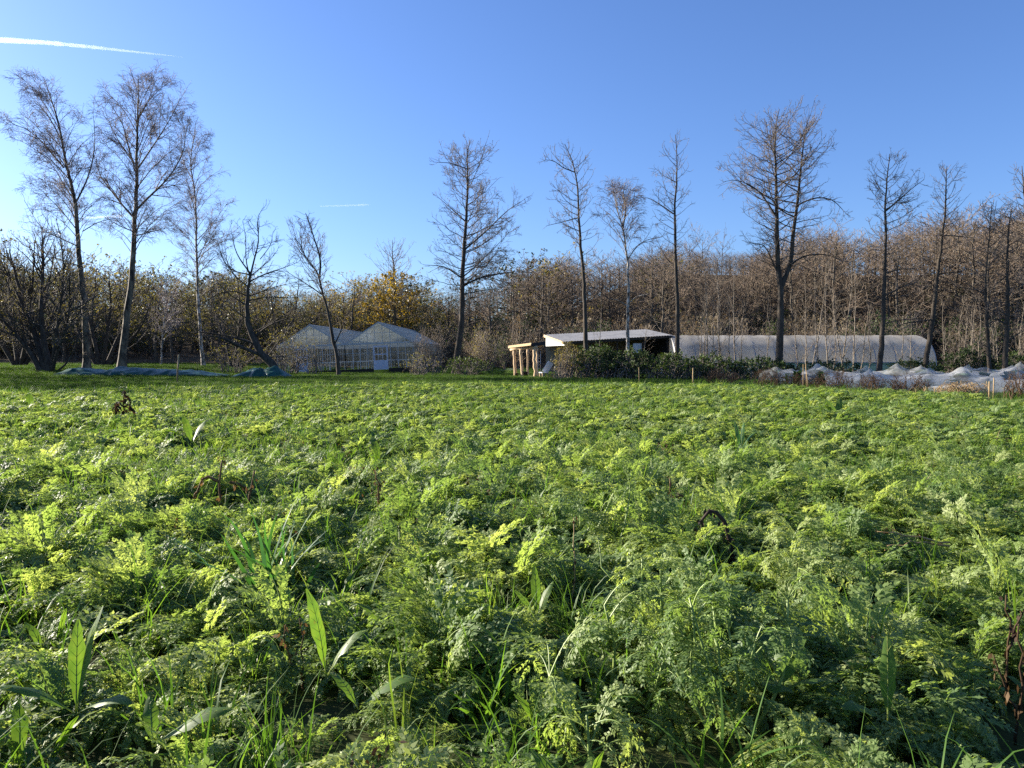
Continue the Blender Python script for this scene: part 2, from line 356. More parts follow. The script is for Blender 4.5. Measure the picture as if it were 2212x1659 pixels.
def scatter(name, protos, X, Y, Z, idx, rot, scl, mats_note=None):
    """one object of kind stuff whose geometry nodes place the small plants nobody would count"""
    pc = bpy.data.collections.new(name+'_shapes')
    for i, me in enumerate(protos):
        pc.objects.link(bpy.data.objects.new('%s_shape_%02d' % (name, i), me))
    me = bpy.data.meshes.new(name); n = len(X); me.vertices.add(n)
    me.vertices.foreach_set('co', np.stack([X, Y, Z], 1).astype(np.float32).ravel())
    a = me.attributes.new('pick', 'INT', 'POINT'); a.data.foreach_set('value', np.asarray(idx, np.int32))
    a = me.attributes.new('turn', 'FLOAT_VECTOR', 'POINT'); a.data.foreach_set('vector', np.asarray(rot, np.float32).ravel())
    a = me.attributes.new('size', 'FLOAT_VECTOR', 'POINT'); a.data.foreach_set('vector', np.asarray(scl, np.float32).ravel())
    o = put(name, me); tag(o, kind='stuff')
    ng = bpy.data.node_groups.new(name, 'GeometryNodeTree')
    ng.interface.new_socket('Geometry', in_out='INPUT', socket_type='NodeSocketGeometry')
    ng.interface.new_socket('Geometry', in_out='OUTPUT', socket_type='NodeSocketGeometry')
    gi = ng.nodes.new('NodeGroupInput'); go = ng.nodes.new('NodeGroupOutput')
    ci = ng.nodes.new('GeometryNodeCollectionInfo'); ci.inputs['Collection'].default_value = pc
    ci.inputs['Separate Children'].default_value = True; ci.inputs['Reset Children'].default_value = True
    ip = ng.nodes.new('GeometryNodeInstanceOnPoints'); ip.inputs['Pick Instance'].default_value = True
    def na(nm, ty):
        q = ng.nodes.new('GeometryNodeInputNamedAttribute'); q.data_type = ty; q.inputs['Name'].default_value = nm; return q.outputs['Attribute']
    er = ng.nodes.new('FunctionNodeEulerToRotation')
    ng.links.new(gi.outputs[0], ip.inputs['Points']); ng.links.new(ci.outputs[0], ip.inputs['Instance'])
    ng.links.new(na('pick', 'INT'), ip.inputs['Instance Index']); ng.links.new(na('turn', 'FLOAT_VECTOR'), er.inputs[0])
    ng.links.new(er.outputs[0], ip.inputs['Rotation']); ng.links.new(na('size', 'FLOAT_VECTOR'), ip.inputs['Scale'])
    ng.links.new(ip.outputs[0], go.inputs[0])
    md = o.modifiers.new('scatter', 'NODES'); md.node_group = ng
    return o
def spread(rng, dens, y0, y1, half=0.72, pad=2.0):
    """points over the ground the photo could see, dens per square metre (a function of distance)"""
    n = int(dens*(half*(y1*y1-y0*y0)+2*pad*(y1-y0)))
    u = rng.random(n*2); y = np.sqrt(y0*y0+u*(y1*y1-y0*y0)); x = rng.uniform(-1, 1, n*2)*(half*y+pad)
    return x[:n], y[:n]
def clump(x, y):      # how tall the crop stands
    return np.clip(0.95+0.30*noise2(x, y, 0.38)+0.20*noise2(x+40, y, 1.5)+0.10*noise2(x-30, y+9, 5), 0.30, 1.55)

# ------------------------------------------------------------------ trees
def px_line(pts, Y, dY=0.0):
    n = len(pts); return np.array([at(p[0], p[1], Y+dY*i/max(1, n-1)) for i, p in enumerate(pts)])
KINDS = dict(
    alder=dict(elev=(12, 52), d2=2.3, d3=4.2, d4=5.0, a2=0.80, a3=0.75, up2=0.10, up3=0.06, up4=0.0, l3=(0.30, 1.0), l4=(0.12, 0.38), wob=0.17, tw=M_twig, bark=M_bark, cones=1.0),
    birch=dict(elev=(42, 62), d2=2.4, d3=4.0, d4=5.5, a2=0.65, a3=0.75, up2=0.03, up3=-0.16, up4=-0.34, l3=(0.5, 1.5), l4=(0.35, 1.0), wob=0.09, tw=M_twigb, bark=M_birch, cones=0.0),
    willow=dict(elev=(30, 60), d2=1.6, d3=2.6, d4=3.0, a2=0.7, a3=0.65, up2=0.16, up3=0.10, up4=0.02, l3=(0.4, 1.3), l4=(0.2, 0.5), wob=0.26, tw=M_bark, bark=M_bark, cones=0.0),
    oak=dict(elev=(35, 65), d2=2.2, d3=3.6, d4=4.0, a2=0.7, a3=0.7, up2=0.10, up3=0.06, up4=0.0, l3=(0.3, 0.9), l4=(0.15, 0.4), wob=0.20, tw=M_twigp, bark=M_barkg, cones=0.0),
)
def crown_arrays(rng, L1, R1, K, f=1.0, tw=1.0, rmin=0.0058):
    P2, R2 = grow(rng, L1, R1, K['d2']*f, 0.18, 1.0, K['a2'], 0.42, 0.35, 2.6, 5, K['wob'], K['up2'], 0.6, 0.0095*tw)
    P3, R3 = grow(rng, P2, R2, K['d3']*f, 0.12, 1.0, K['a3'], 0.55, K['l3'][0], K['l3'][1], 4, K['wob']*1.2, K['up3'], 0.6, 0.0075*tw)
    P4, R4 = grow(rng, P3, R3, K['d4']*f, 0.10, 1.0, 0.75, 0.55, K['l4'][0], K['l4'][1], 3, K['wob']*1.2, K['up4'], 0.7, rmin*tw)
    return (P2, R2), (P3, R3), (P4, R4)
def hero_tree(name, label, kind, Y, trunk, rbase, prof=None, limbs=(), n1=40, cat='tree', group=None, first=0.35, seed=1, leaves=None, bark=None, f=1.0, forks=(), depth=0.85, elev=None, rtip=0.02, tw=None):
    rng = np.random.default_rng(seed); K = dict(KINDS[kind])
    T = px_line(trunk, Y); g = float(ground_z(T[0, 0], T[0, 1])); T[0, 2] = g-0.1
    if len(T) > 1 and T[0, 2] > T[1, 2]-0.05: T = np.delete(T, 1, 0)
    if prof: T[-1, 2] -= .55
    k = 26; P = resample(T, k); P[0] = T[0]
    P[1:-1, :2] += rng.normal(0, 0.015, (k-2, 2))*Y/50
    z = np.linspace(0, 1, k); rad = rbase*0.86*((1-z)**0.95*(1-rtip/rbase)+rtip/rbase); rad[0] *= 1.45; rad[1] *= 1.1
    root = empty(name, (P[0, 0], P[0, 1], g), label, cat, group)
    tb = MB(); tb.tubes(P[None], rad[None], 10)
    axes = [(P, rad)]
    for fk, rr in forks:
        F = px_line(fk, Y, 0.8 if rng.random() < .5 else -0.8); F = resample(F, 18); fr = np.linspace(rr, rtip, 18)
        tb.tubes(F[None], fr[None], 8); axes.append((F, fr))
    L1 = []; R1 = []
    kk = 9
    for lm in limbs:
        pts, rr = lm[0], lm[1]; dy = (lm[2] if len(lm) > 2 else rng.uniform(-1.2, 1.2))
        q = resample(px_line(pts, Y, dy), kk); L1.append(q); R1.append(np.linspace(rr, 0.012, kk))
    if prof:
        py_ = np.array([p[0] for p in prof], float); zz = np.array([at(0, p, Y)[2] for p in py_]); xl = np.array([at(p[1], p[0], Y)[0] for p in prof]); xr = np.array([at(p[2], p[0], Y)[0] for p in prof])
        o = np.argsort(zz); zz, xl, xr = zz[o], xl[o], xr[o]
        for (A, ra) in axes:
            nn = int(n1*1.35) if A is P else int(n1*0.8)
            tt = first+(0.985-first)*(np.arange(nn)+rng.random(nn))/nn
            if A is not P: tt = 0.2+0.78*(np.arange(nn)+rng.random(nn))/nn
            for i, t in enumerate(tt):
                fi = t*(len(A)-1)*0.999; ii = int(fi); p = A[ii]*(1-(fi-ii))+A[ii+1]*(fi-ii); r = ra[ii]
                az = i*2.399+rng.normal(0, 0.5)
                e0, e1 = elev or K['elev']; e = R_(e0+(e1-e0)*t**1.3+rng.normal(0, 7))
                w = 1.0
                for _ in range(3):
                    zt = p[2]+w*math.tan(e)*0.8; L = p[0]-np.interp(zt, zz, xl); Rr = np.interp(zt, zz, xr)-p[0]
                    L = max(L, 0.15); Rr = max(Rr, 0.15); c = math.cos(az)
                    w = (Rr if c > 0 else L)*abs(c)+(L+Rr)/2*depth*(1-abs(c))
                w *= rng.uniform(0.62, 1.06)
                if zt > zz[-1]+0.6: w *= 0.5
                w = min(w, 6.5)
                d = np.array((math.cos(az), math.sin(az), 0)); q = [p]; st = w/(kk-1)
                for j in range(1, kk):
                    s = j/(kk-1); ee = e*(0.55+0.75*s if kind != 'birch' else 1.15-0.45*s)
                    a2 = rng.normal(0, 0.10*K['wob']/0.15)
                    d = unit(d+np.array((-d[1], d[0], 0))*a2)
                    q.append(q[-1]+d*st+np.array((0, 0, st*math.tan(min(ee, 1.25))+rng.normal(0, 0.12)*st)))
                q = np.array(q); q[:, 2] = p[2]+(q[:, 2]-p[2])*min(1, max(.15, zz[-1]-.7-p[2])/max(.01, q[-1, 2]-p[2]) if q[-1, 2] > p[2] else 1)
                L1.append(q); r0 = min(r*0.5, 0.010+0.010*w); R1.append(np.linspace(r0, 0.008, kk))
    L1 = np.array(L1); R1 = np.array(R1)
    tb.tubes(L1, R1, 5)
    tb.obj('trunk', bark or K['bark'], root, off=root.location)
    lv = crown_arrays(rng, L1, R1, K, f*1.5)
    cb = MB()
    for (p, r), s in zip(lv, (4, 3, 3)): cb.tubes(p, r, s, 0)
    mats = [tw or K['tw']]
    P4 = lv[2][0]
    if K['cones']:
        tips = P4[:, -1][rng.random(len(P4)) < 0.28*K['cones']]
        for _ in range(2):
            V, Q = leaf_quads(rng, tips+rng.normal(0, 0.03, tips.shape), 0.045, 0.030); cb.add(V, Q, m=1)
        mats.append(M_cone)
    if leaves:
        m, prob, size, zlo, zhi = leaves
        C = P4.reshape(-1, 3); C = C[(rng.random(len(C)) < prob) & (C[:, 2] < zhi) & (C[:, 2] > zlo)]
        V, Q = leaf_quads(rng, C, size*rng.uniform(.7, 1.2, len(C)), size*0.7); cb.add(V, Q, m=len(mats)); mats.append(m)
    cb.obj('crown', mats, root, off=root.location)
    return root

hero_tree('birch_tree', 'tall weeping bare birch with a long limb sweeping to the photo edge', 'birch', 57,
    [(187,800),(187,760),(184,678),(179,623),(171,578),(169,524),(164,451),(161,424),(150,383),(138,333),(131,283),(120,243),(107,202),(97,166),(93,150)], 0.30,
    [(148,82,105),(175,66,118),(210,58,135),(260,40,168),(300,40,205),(360,55,215),(420,70,215),(480,80,220),(540,90,230)],
    [([(138,362),(110,330),(90,303),(63,282),(45,270),(14,268)],0.07,1.0), ([(164,437),(181,406),(195,370),(204,333),(206,283),(200,240)],0.07,-1.0), ([(160,430),(140,405),(120,365),(98,340),(80,325)],0.05,1.5),
     ([(170,533),(141,519),(104,503),(63,478)],0.05), ([(174,575),(130,560),(90,552)],0.04), ([(178,500),(210,480),(250,470)],0.04)], 34, first=0.42, seed=21, bark=M_birch2, leaves=(M_gold, 0.03, 0.06, 0, 13))
hero_tree('birch_tree', 'tallest and broadest of the bare birches, with many ascending limbs', 'birch', 58,
    [(263,796),(268,741),(274,678),(282,619),(288,565),(290,510),(290,469),(294,442),(295,397),(295,342),(297,293),(297,234),(299,188),(298,147)], 0.34,
    [(147,288,310),(170,248,342),(215,228,385),(260,222,396),(320,220,390),(400,222,385),(470,225,375),(540,225,370),(600,245,350)],
    [([(288,469),(263,442),(236,406),(214,380),(208,340)],0.09,1), ([(297,451),(317,428),(345,406),(376,370),(399,324),(405,290),(395,262)],0.09,-1), ([(297,365),(331,315),(354,279),(376,243),(390,212)],0.07,1.2),
     ([(290,360),(274,306),(267,270),(254,247),(236,222)],0.07,-1.2), ([(284,345),(262,315),(245,285),(222,230)],0.05), ([(290,510),(330,500),(375,488)],0.05), ([(289,500),(262,490),(228,470)],0.05), ([(297,260),(320,220),(335,175)],0.05)], 40, first=0.38, seed=22, bark=M_birch2, leaves=(M_gold, 0.05, 0.06, 0, 12))
hero_tree('birch_tree', 'slimmest of the three tall bare birches, beside the leaning dark tree', 'birch', 68,
    [(440,793),(437,769),(433,723),(428,655),(426,578),(424,524),(424,460),(422,429),(415,379),(410,342),(421,283),(424,247)], 0.19,
    [(247,414,432),(280,400,447),(320,388,466),(400,385,480),(450,375,503),(520,372,508),(580,375,495),(640,395,470)],
    [([(424,520),(455,490),(490,440)],0.04), ([(425,560),(460,530),(500,515)],0.04), ([(415,385),(395,350),(385,300)],0.04)], 46, first=0.28, seed=23, leaves=(M_gold, 0.08, 0.06, 0, 12))
hero_tree('leaning_tree', 'dark crooked tree leaning left with a low arching limb', 'willow', 52,
    [(606,812),(585,782),(562,764),(551,737),(535,701),(533,660),(537,614),(542,592)], 0.36, None,
    [([(542,592),(521,565),(508,542),(499,497)],0.06), ([(540,600),(549,560),(562,515),(551,474),(567,450)],0.07), ([(542,594),(500,585),(480,560),(470,520)],0.05),
     ([(536,640),(565,630),(600,618),(640,610)],0.05), ([(540,608),(575,590),(610,580),(645,566)],0.05), ([(542,596),(585,560),(600,540)],0.04), ([(534,660),(500,640),(470,610)],0.05),
     ([(562,766),(521,750),(490,732),(453,723),(408,728)],0.14,-1.5), ([(551,742),(505,728),(470,722),(430,715),(395,722)],0.10,1.0), ([(548,730),(575,705),(610,690),(650,682)],0.07), ([(575,775),(600,740),(640,715)],0.05),
     ([(536,690),(505,670),(480,650)],0.05), ([(490,732),(470,700),(455,670)],0.04), ([(537,620),(510,600),(490,570),(486,530)],0.05), ([(540,600),(530,560),(532,520),(525,480)],0.05), ([(534,650),(580,640),(620,645),(655,640)],0.05), ([(545,720),(600,690),(640,660)],0.05), ([(562,560),(585,530),(590,500)],0.03), ([(440,728),(420,700),(400,690)],0.03), ([(453,723),(440,760),(425,790)],0.03), ([(580,778),(550,790),(520,780)],0.04), ([(575,772),(620,770),(660,750)],0.05), ([(536,640),(500,625),(460,640),(430,660)],0.05)], 0, seed=24, f=1.25, rtip=0.09, leaves=(M_gold, 0.05, 0.07, 0, 5))
hero_tree('slim_tree', 'slim bare tree with a bent dark trunk in front of the greenhouse', 'oak', 54,
    [(732,812),(729,773),(719,736),(714,703),(708,669),(699,639),(691,609),(686,587),(665,565),(654,542),(643,516),(637,497)], 0.17,
    [(458,650,668),(480,622,690),(510,614,700),(560,622,714),(600,626,716),(635,640,712)],
    [([(699,639),(668,617),(643,602),(620,587)],0.05), ([(721,747),(735,720),(742,695),(755,668)],0.05)], 26, first=0.5, seed=25, forks=[([(690,598),(693,568),(688,542),(680,520),(669,482),(660,460)],0.08)], bark=M_bark)
hero_tree('yellowing_oak', 'oak behind the greenhouse, bare on top with golden leaves below', 'oak', 89.5,
    [(852,790),(854,720),(853,661),(851,600),(848,550),(848,508)], 0.30,
    [(508,842,858),(540,802,890),(580,792,893),(610,800,892),(650,796,915),(700,800,918)], [], 46, first=0.25, seed=26, f=0.8, leaves=(M_yellow, 0.8, 0.26, 0, 11.0), elev=(15, 60))
hero_tree('alder_tree', 'big bare alder with open crown between the greenhouse and timber porch', 'alder', 58,
    [(984,812),(988,760),(990,744),(996,718),(999,669),(998,624),(999,580),(1003,538),(1007,482),(1009,430),(1009,400),(1011,363),(1005,333),(1016,288)], 0.31,
    [(288,1010,1024),(300,982,1034),(325,965,1065),(352,942,1082),(400,946,1102),(440,938,1132),(500,936,1120),(530,922,1142),(580,912,1120),(620,930,1128),(660,945,1085)],
    [([(998,617),(1024,606),(1053,594),(1091,590),(1130,585)],0.09,-1.5), ([(999,655),(1018,640),(1045,645)],0.06), ([(1009,365),(975,352),(936,350)],0.05), ([(1003,540),(1050,500),(1100,450),(1135,430)],0.08), ([(998,600),(960,575),(915,572)],0.07), ([(1007,480),(975,450),(945,425)],0.06)], 50, first=0.34, seed=27)
hero_tree('alder_tree', 'slender alder rising through the scrub just right of the timber porch', 'alder', 50,
    [(1268,812),(1267,780),(1265,741),(1263,664),(1260,588),(1254,530),(1250,465),(1248,403),(1242,369),(1237,346),(1223,315),(1220,292)], 0.20,
    [(292,1216,1226),(320,1205,1258),(345,1175,1285),(365,1185,1270),(390,1210,1290),(415,1182,1275),(440,1185,1288),(480,1180,1280),(520,1205,1300),(560,1230,1290)],
    [([(1242,372),(1215,362),(1195,345),(1174,346)],0.04), ([(1250,470),(1220,478),(1180,488)],0.04), ([(1262,650),(1270,620),(1285,615)],0.05), ([(1258,600),(1250,620),(1250,660)],0.04)], 36, first=0.42, seed=28)
hero_tree('birch_tree', 'white barked birch with a bushy round crown above the shed roof', 'birch', 52,
    [(1356,812),(1356,780),(1356,741),(1356,684),(1357,626),(1356,568),(1352,534),(1348,499),(1344,488),(1333,449),(1327,426),(1325,390)], 0.17,
    [(385,1312,1345),(400,1300,1366),(430,1293,1384),(470,1293,1384),(500,1302,1376),(530,1325,1370)],
    [([(1357,560),(1372,535),(1395,518),(1430,512)],0.05), ([(1358,655),(1375,640),(1400,635)],0.04), ([(1354,660),(1335,648),(1320,645)],0.03)], 30, first=0.62, seed=29, forks=[([(1346,492),(1352,450),(1346,420),(1350,395)],0.06)])
hero_tree('alder_tree', 'tall narrow sparse alder at the gable of the pale tunnel', 'alder', 50,
    [(1463,812),(1463,776),(1464,722),(1463,645),(1459,568),(1459,518),(1458,465),(1458,419),(1463,376),(1462,338),(1460,300),(1459,272)], 0.20,
    [(272,1452,1470),(300,1445,1488),(340,1420,1486),(380,1412,1496),(410,1405,1494),(430,1392,1500),(460,1412,1503),(490,1405,1500),(530,1420,1480)],
    [([(1455,462),(1426,442),(1400,426),(1378,428)],0.05), ([(1459,575),(1440,560),(1420,520)],0.04)], 30, first=0.5, seed=30, f=0.9)
hero_tree('alder_tree', 'largest alder, forking into two trunks in front of the pale tunnel', 'alder', 48,
    [(1682,814),(1682,792),(1684,744),(1686,684),(1687,624),(1680,576),(1679,524),(1678,464),(1676,396),(1674,336),(1674,284),(1680,244),(1684,216)], 0.30,
    [(216,1677,1690),(230,1652,1724),(260,1612,1752),(290,1592,1792),(320,1574,1798),(360,1582,1778),(390,1564,1780),(430,1598,1790),(460,1600,1805),(500,1608,1770),(550,1618,1760)],
    [([(1708,572),(1735,552),(1780,548),(1820,562)],0.07), ([(1680,590),(1652,528),(1615,524)],0.06), ([(1678,470),(1640,410),(1590,385),(1565,392)],0.06), ([(1722,444),(1760,425),(1800,430),(1828,462)],0.06)], 52, first=0.40, seed=31, f=.85,
    forks=[([(1687,622),(1700,588),(1710,564),(1711,524),(1716,484),(1722,444),(1728,384),(1732,344),(1736,304),(1744,272)],0.17)])
hero_tree('alder_tree', 'straight alder behind the netted beds with a flat topped crown', 'alder', 46,
    [(1898,816),(1900,787),(1904,755),(1908,684),(1910,604),(1912,544),(1913,484),(1912,436),(1916,396),(1919,364),(1918,336),(1922,312)], 0.20,
    [(310,1900,1948),(330,1902,1945),(360,1872,1962),(400,1872,1962),(420,1886,1985),(460,1890,1990),(520,1900,1960)],
    [([(1914,455),(1942,432),(1968,408),(1996,388)],0.06), ([(1908,640),(1960,615),(2000,590)],0.05), ([(1910,590),(1950,580),(2000,582)],0.04), ([(1906,700),(1950,690),(1985,688)],0.04)], 30, first=0.55, seed=32)
hero_tree('alder_tree', 'alder leaning to the right with broken stub branches behind the nets', 'alder', 46,
    [(1994,816),(2000,783),(2008,731),(2018,663),(2026,583),(2034,523),(2040,475),(2044,427),(2044,383),(2042,363),(2046,338)], 0.20,
    [(338,2034,2056),(350,2014,2078),(380,2016,2084),(410,2012,2088),(440,2020,2088),(490,2022,2080)],
    [([(2030,508),(2065,510),(2100,514)],0.05), ([(2020,628),(2038,626),(2056,627)],0.05), ([(2028,592),(2055,588),(2075,590)],0.04), ([(2016,690),(1980,695),(1945,700),(1920,720)],0.05)], 32, first=0.55, seed=33)
hero_tree('alder_tree', 'thin dark alder third from the right end of the tree row', 'alder', 44,
    [(2138,816),(2136,783),(2132,703),(2128,603),(2138,500),(2143,420)], 0.14, [(420,2120,2165),(450,2105,2185),(500,2100,2190),(560,2100,2180),(640,2100,2160)],
    [([(2130,640),(2100,620),(2080,605)],0.04), ([(2132,700),(2160,690),(2190,680)],0.04)], 40, first=0.35, seed=34)
hero_tree('alder_tree', 'rough barked alder with horizontal branches near the photo edge', 'alder', 43,
    [(2170,818),(2170,787),(2176,683),(2176,603),(2178,507),(2185,430)], 0.19, [(430,2165,2205),(470,2150,2225),(540,2140,2230),(620,2120,2230),(720,2110,2230)],
    [([(2174,680),(2195,665),(2220,650)],0.05), ([(2174,700),(2150,690),(2120,685)],0.05), ([(2172,740),(2200,720),(2225,705)],0.05)], 44, first=0.30, seed=35, elev=(0, 45))
hero_tree('alder_tree', 'alder cut by the right edge of the photo, only its left branches in view', 'alder', 46,
    [(2226,816),(2224,700),(2220,560),(2215,450),(2208,338)], 0.20, [(338,2195,2215),(370,2185,2235),(420,2165,2265),(470,2160,2280),(560,2165,2280)], [], 40, first=0.4, seed=36)

# ------------------------------------------------------------------ willow clumps, bushes, hedge
def bush(name, label, cat, c, rx, ry, h, leafm, nst=22, nleaf=0.5, size=0.07, seed=1, tw=None, group=None, up=0.03, dens=1.0, splay=0.9, base=0.4, parts=('stem', 'foliage')):
    rng = np.random.default_rng(seed); c = np.array(c, float); c[2] = float(ground_z(c[0], c[1]))
    root = empty(name, c, label, cat, group)
    k = 7; P = []; Rd = []
    for i in range(nst):
        az = rng.uniform(0, 6.28); rr = math.sqrt(rng.random()); b = np.array((rx*base*rr*math.cos(az), ry*base*rr*math.sin(az), -0.05))
        az2 = az+rng.normal(0, 0.5); q = rng.random()**0.6; tip = np.array((rx*math.cos(az2)*q*splay, ry*math.sin(az2)*q*splay, h*rng.uniform(0.75, 1.0)*math.sqrt(max(0.1, 1-0.8*q*q))))
        s = np.linspace(0, 1, k)[:, None]; mid = np.array((0.55, 0.55, 1.0))
        crv = b*(1-s)+(tip-b)*0; crv = b+(tip-b)*np.concatenate([s**1.3, s**1.3, s**0.8], 1); crv[1:-1] += rng.normal(0, 0.04*h, (k-2, 3))
        P.append(crv); Rd.append(np.linspace(0.012+0.006*h, 0.005, k))
    P = np.array(P); Rd = np.array(Rd)
    P2, R2 = grow(rng, P, Rd, 2.2*dens, 0.15, 1, 0.8, 0.42, 0.2, 1.4, 4, 0.2, up, 0.6, 0.005)
    P3, R3 = grow(rng, P2, R2, 4.0*dens, 0.1, 1, 0.8, 0.6, 0.12, 0.6, 3, 0.22, up, 0.7, 0.004)
    tw = tw or M_twig
    MB().tubes(P, Rd, 5).tubes(P2, R2, 4).tubes(P3, R3, 3).obj(parts[0], tw, root)
    if nleaf:
        C = np.concatenate([P3.reshape(-1, 3), P3[:, 1]*0.5+P3[:, 2]*0.5]); C = C+rng.normal(0, 0.03, C.shape); C = C[(rng.random(len(C)) < nleaf) & (C[:, 2] > 0.02)]
        mb = MB(); V, Q = leaf_quads(rng, C, size*rng.uniform(.6, 1.3, len(C)), size*0.62*rng.uniform(.7, 1.2, len(C))); mb.add(V, Q); mb.obj(parts[1], leafm, root)
    return root
def B(px0, px1, top, Y, *a, **k):
    c = at((px0+px1)/2, 800, Y); rx = (px1-px0)/2/FPX*Y; g = float(ground_z(c[0], c[1])); h = at(0, top, Y)[2]-g
    return dict(c=c, rx=rx, h=h)
def add_bush(name, label, cat, px0, px1, top, Y, leafm, ryf=0.8, **k):
    b = B(px0, px1, top, Y); return bush(name, label, cat, b['c'], b['rx'], max(0.5, b['rx']*ryf), b['h'], leafm, **k)
def willow_clump(name, label, px, Y, stems, seed, leafm, prob=0.22, size=0.085, rb=0.16, f=0.9, tw=None, bark=None):
    """several trunks from one base, given by their paths"""
    rng = np.random.default_rng(seed); K = dict(KINDS['willow']); b = at(px, 800, Y); g = float(ground_z(b[0], b[1])); root = empty(name, (b[0], b[1], g), label, 'tree')
    L = []; Rr = []
    for pts, r in stems:
        q = px_line(pts, Y, rng.uniform(-3, 3)); q[0, 2] = g-0.1; L.append(resample(q, 10)); Rr.append(np.linspace(r, 0.03, 10))
    L = np.array(L); Rr = np.array(Rr)
    L1, R1 = grow(rng, L, Rr, 2.0*f, 0.2, 1.0, 0.65, 0.40, 0.8, 3.6, 7, 0.13, 0.05, 0.55, 0.015)
    MB().tubes(L, Rr, 9).tubes(L1, R1, 5).obj('trunk', bark or M_bark, root, off=root.location)
    lv = crown_arrays(rng, np.concatenate([L1, L[:, 3:, :]]) if False else L1, R1, dict(K, wob=0.16), f*0.95)
    cb = MB()
    for (p, r), s in zip(lv, (4, 3, 3)): cb.tubes(p, r, s, 0)
    C = lv[2][0].reshape(-1, 3); C = C[rng.random(len(C)) < prob]
    V, Q = leaf_quads(rng, C, size*rng.uniform(.6, 1.3, len(C)), size*0.45); cb.add(V, Q, m=1)
    cb.obj('crown', [tw or M_twig, leafm], root, off=root.location)
    return root
willow_clump('willow_tree', 'dark many stemmed willow filling the left photo edge', 104, 55,
    [([(104,806),(95,770),(78,735),(60,690),(40,620),(20,540)],0.30), ([(108,806),(100,765),(90,715),(88,650),(95,570),(90,490)],0.26), ([(112,806),(120,770),(135,730),(150,680),(150,600)],0.14), ([(100,806),(70,742),(30,735),(-20,740)],0.12),
     ([(96,806),(80,740),(50,660),(0,560)],0.2), ([(110,806),(118,760),(125,690),(140,600),(130,500)],0.14), ([(90,806),(60,750),(10,700),(-40,600)],0.2), ([(118,806),(140,790),(160,760),(175,700)],0.08)], 41, M_olive, 0.55, 0.10, f=1.7)
willow_clump('willow_tree', 'grey olive willow behind the dark one at the left photo edge', 40, 68,
    [([(40,796),(30,730),(20,640),(15,540)],0.2), ([(45,796),(60,720),(70,620),(75,520)],0.2), ([(50,796),(95,730),(130,650),(150,570)],0.18), ([(35,796),(-10,720),(-50,620),(-60,520)],0.2), ([(48,796),(90,690),(110,590),(120,530)],0.16)], 46, M_olive, 0.5, 0.12, f=1.2)
willow_clump('willow_tree', 'olive leaved willow standing behind the two left birches', 215, 70,
    [([(215,800),(205,740),(190,680),(180,610),(175,570)],0.2), ([(222,800),(230,730),(240,660),(235,590)],0.2), ([(228,800),(250,740),(275,680),(290,610)],0.18), ([(210,800),(185,750),(160,700),(150,640)],0.15), ([(235,800),(270,750),(310,700),(330,640)],0.16)], 42, M_olive, 0.45, 0.12)
willow_clump('willow_tree', 'yellow green willow between the slimmest birch and the leaning tree', 500, 66,
    [([(500,800),(490,740),(470,690),(455,640)],0.16), ([(505,800),(515,730),(520,670),(515,620)],0.16), ([(510,800),(545,745),(580,690),(600,640)],0.16), ([(515,800),(570,760),(620,710),(655,660)],0.14), ([(495,800),(460,760),(440,720)],0.10)], 43, M_gold, 0.5, 0.12)
willow_clump('willow_tree', 'olive willow behind the left end of the greenhouse', 610, 90,
    [([(610,790),(600,730),(590,680),(585,630)],0.2), ([(615,790),(630,720),(640,660),(645,615)],0.2), ([(620,790),(660,730),(690,680),(700,640)],0.18), ([(605,790),(570,740),(550,690)],0.16)], 44, M_olive, 0.55, 0.16)
hero_tree('birch_tree', 'young white birch with a veil of pale purple twigs in the left wood', 'birch', 76,
    [(348,790),(350,740),(354,700),(358,660),(362,620)], 0.11, [(600,345,385),(640,325,395),(690,318,395),(740,325,390)], [([(354,690),(372,640),(385,605)],0.05)], 30, first=0.25, seed=45, f=0.75, tw=M_twigl)
add_bush('shrub', 'yellow green shrub under the low limb of the leaning tree', 'shrub', 435, 560, 735, 58, M_gold, seed=51, nst=30, nleaf=0.75, size=0.11)
add_bush('shrub', 'green leafy shrub in front of the left end of the greenhouse', 'shrub', 550, 690, 705, 58, M_olive, seed=52, nst=36, nleaf=0.5, size=0.12, dens=0.9, up=.08)
add_bush('shrub', 'thin leafy shrub in front of the valley between the greenhouse gables', 'shrub', 640, 720, 722, 57, M_gold, seed=68, nst=16, nleaf=0.35, size=0.10, dens=.6, up=.1)
add_bush('shrub', 'twiggy pale shrub covering the right corner of the greenhouse', 'shrub', 870, 1000, 695, 60, M_olive, seed=53, nst=32, nleaf=0.10, size=0.08, tw=M_twigp, up=0.1)
add_bush('shrub', 'leafy brown green shrub right of the greenhouse door', 'shrub', 850, 975, 762, 54, M_gold, seed=54, nst=34, nleaf=0.5, size=0.09)
add_bush('bramble_bush', 'dark bramble below the big open crowned alder', 'bramble', 945, 1070, 770, 54.5, M_bramble, seed=55, nst=60, nleaf=1.0, size=0.14)
add_bush('shrub', 'olive shrub right behind the big open crowned alder trunk', 'shrub', 1010, 1090, 700, 66, M_gold, seed=56, nst=30, nleaf=0.35, size=0.09, up=0.1)
add_bush('shrub', 'olive twiggy shrub beside the porch and white panel', 'shrub', 1185, 1262, 738, 47.5, M_olive, seed=57, nst=36, nleaf=0.7, size=0.10, tw=M_twigp)
add_bush('dead_shrub', 'brown dry shrub at the foot of the porch with no green leaves', 'shrub', 1182, 1232, 785, 46, M_dead, seed=58, nst=30, nleaf=0.35, size=0.06, tw=M_twigp)
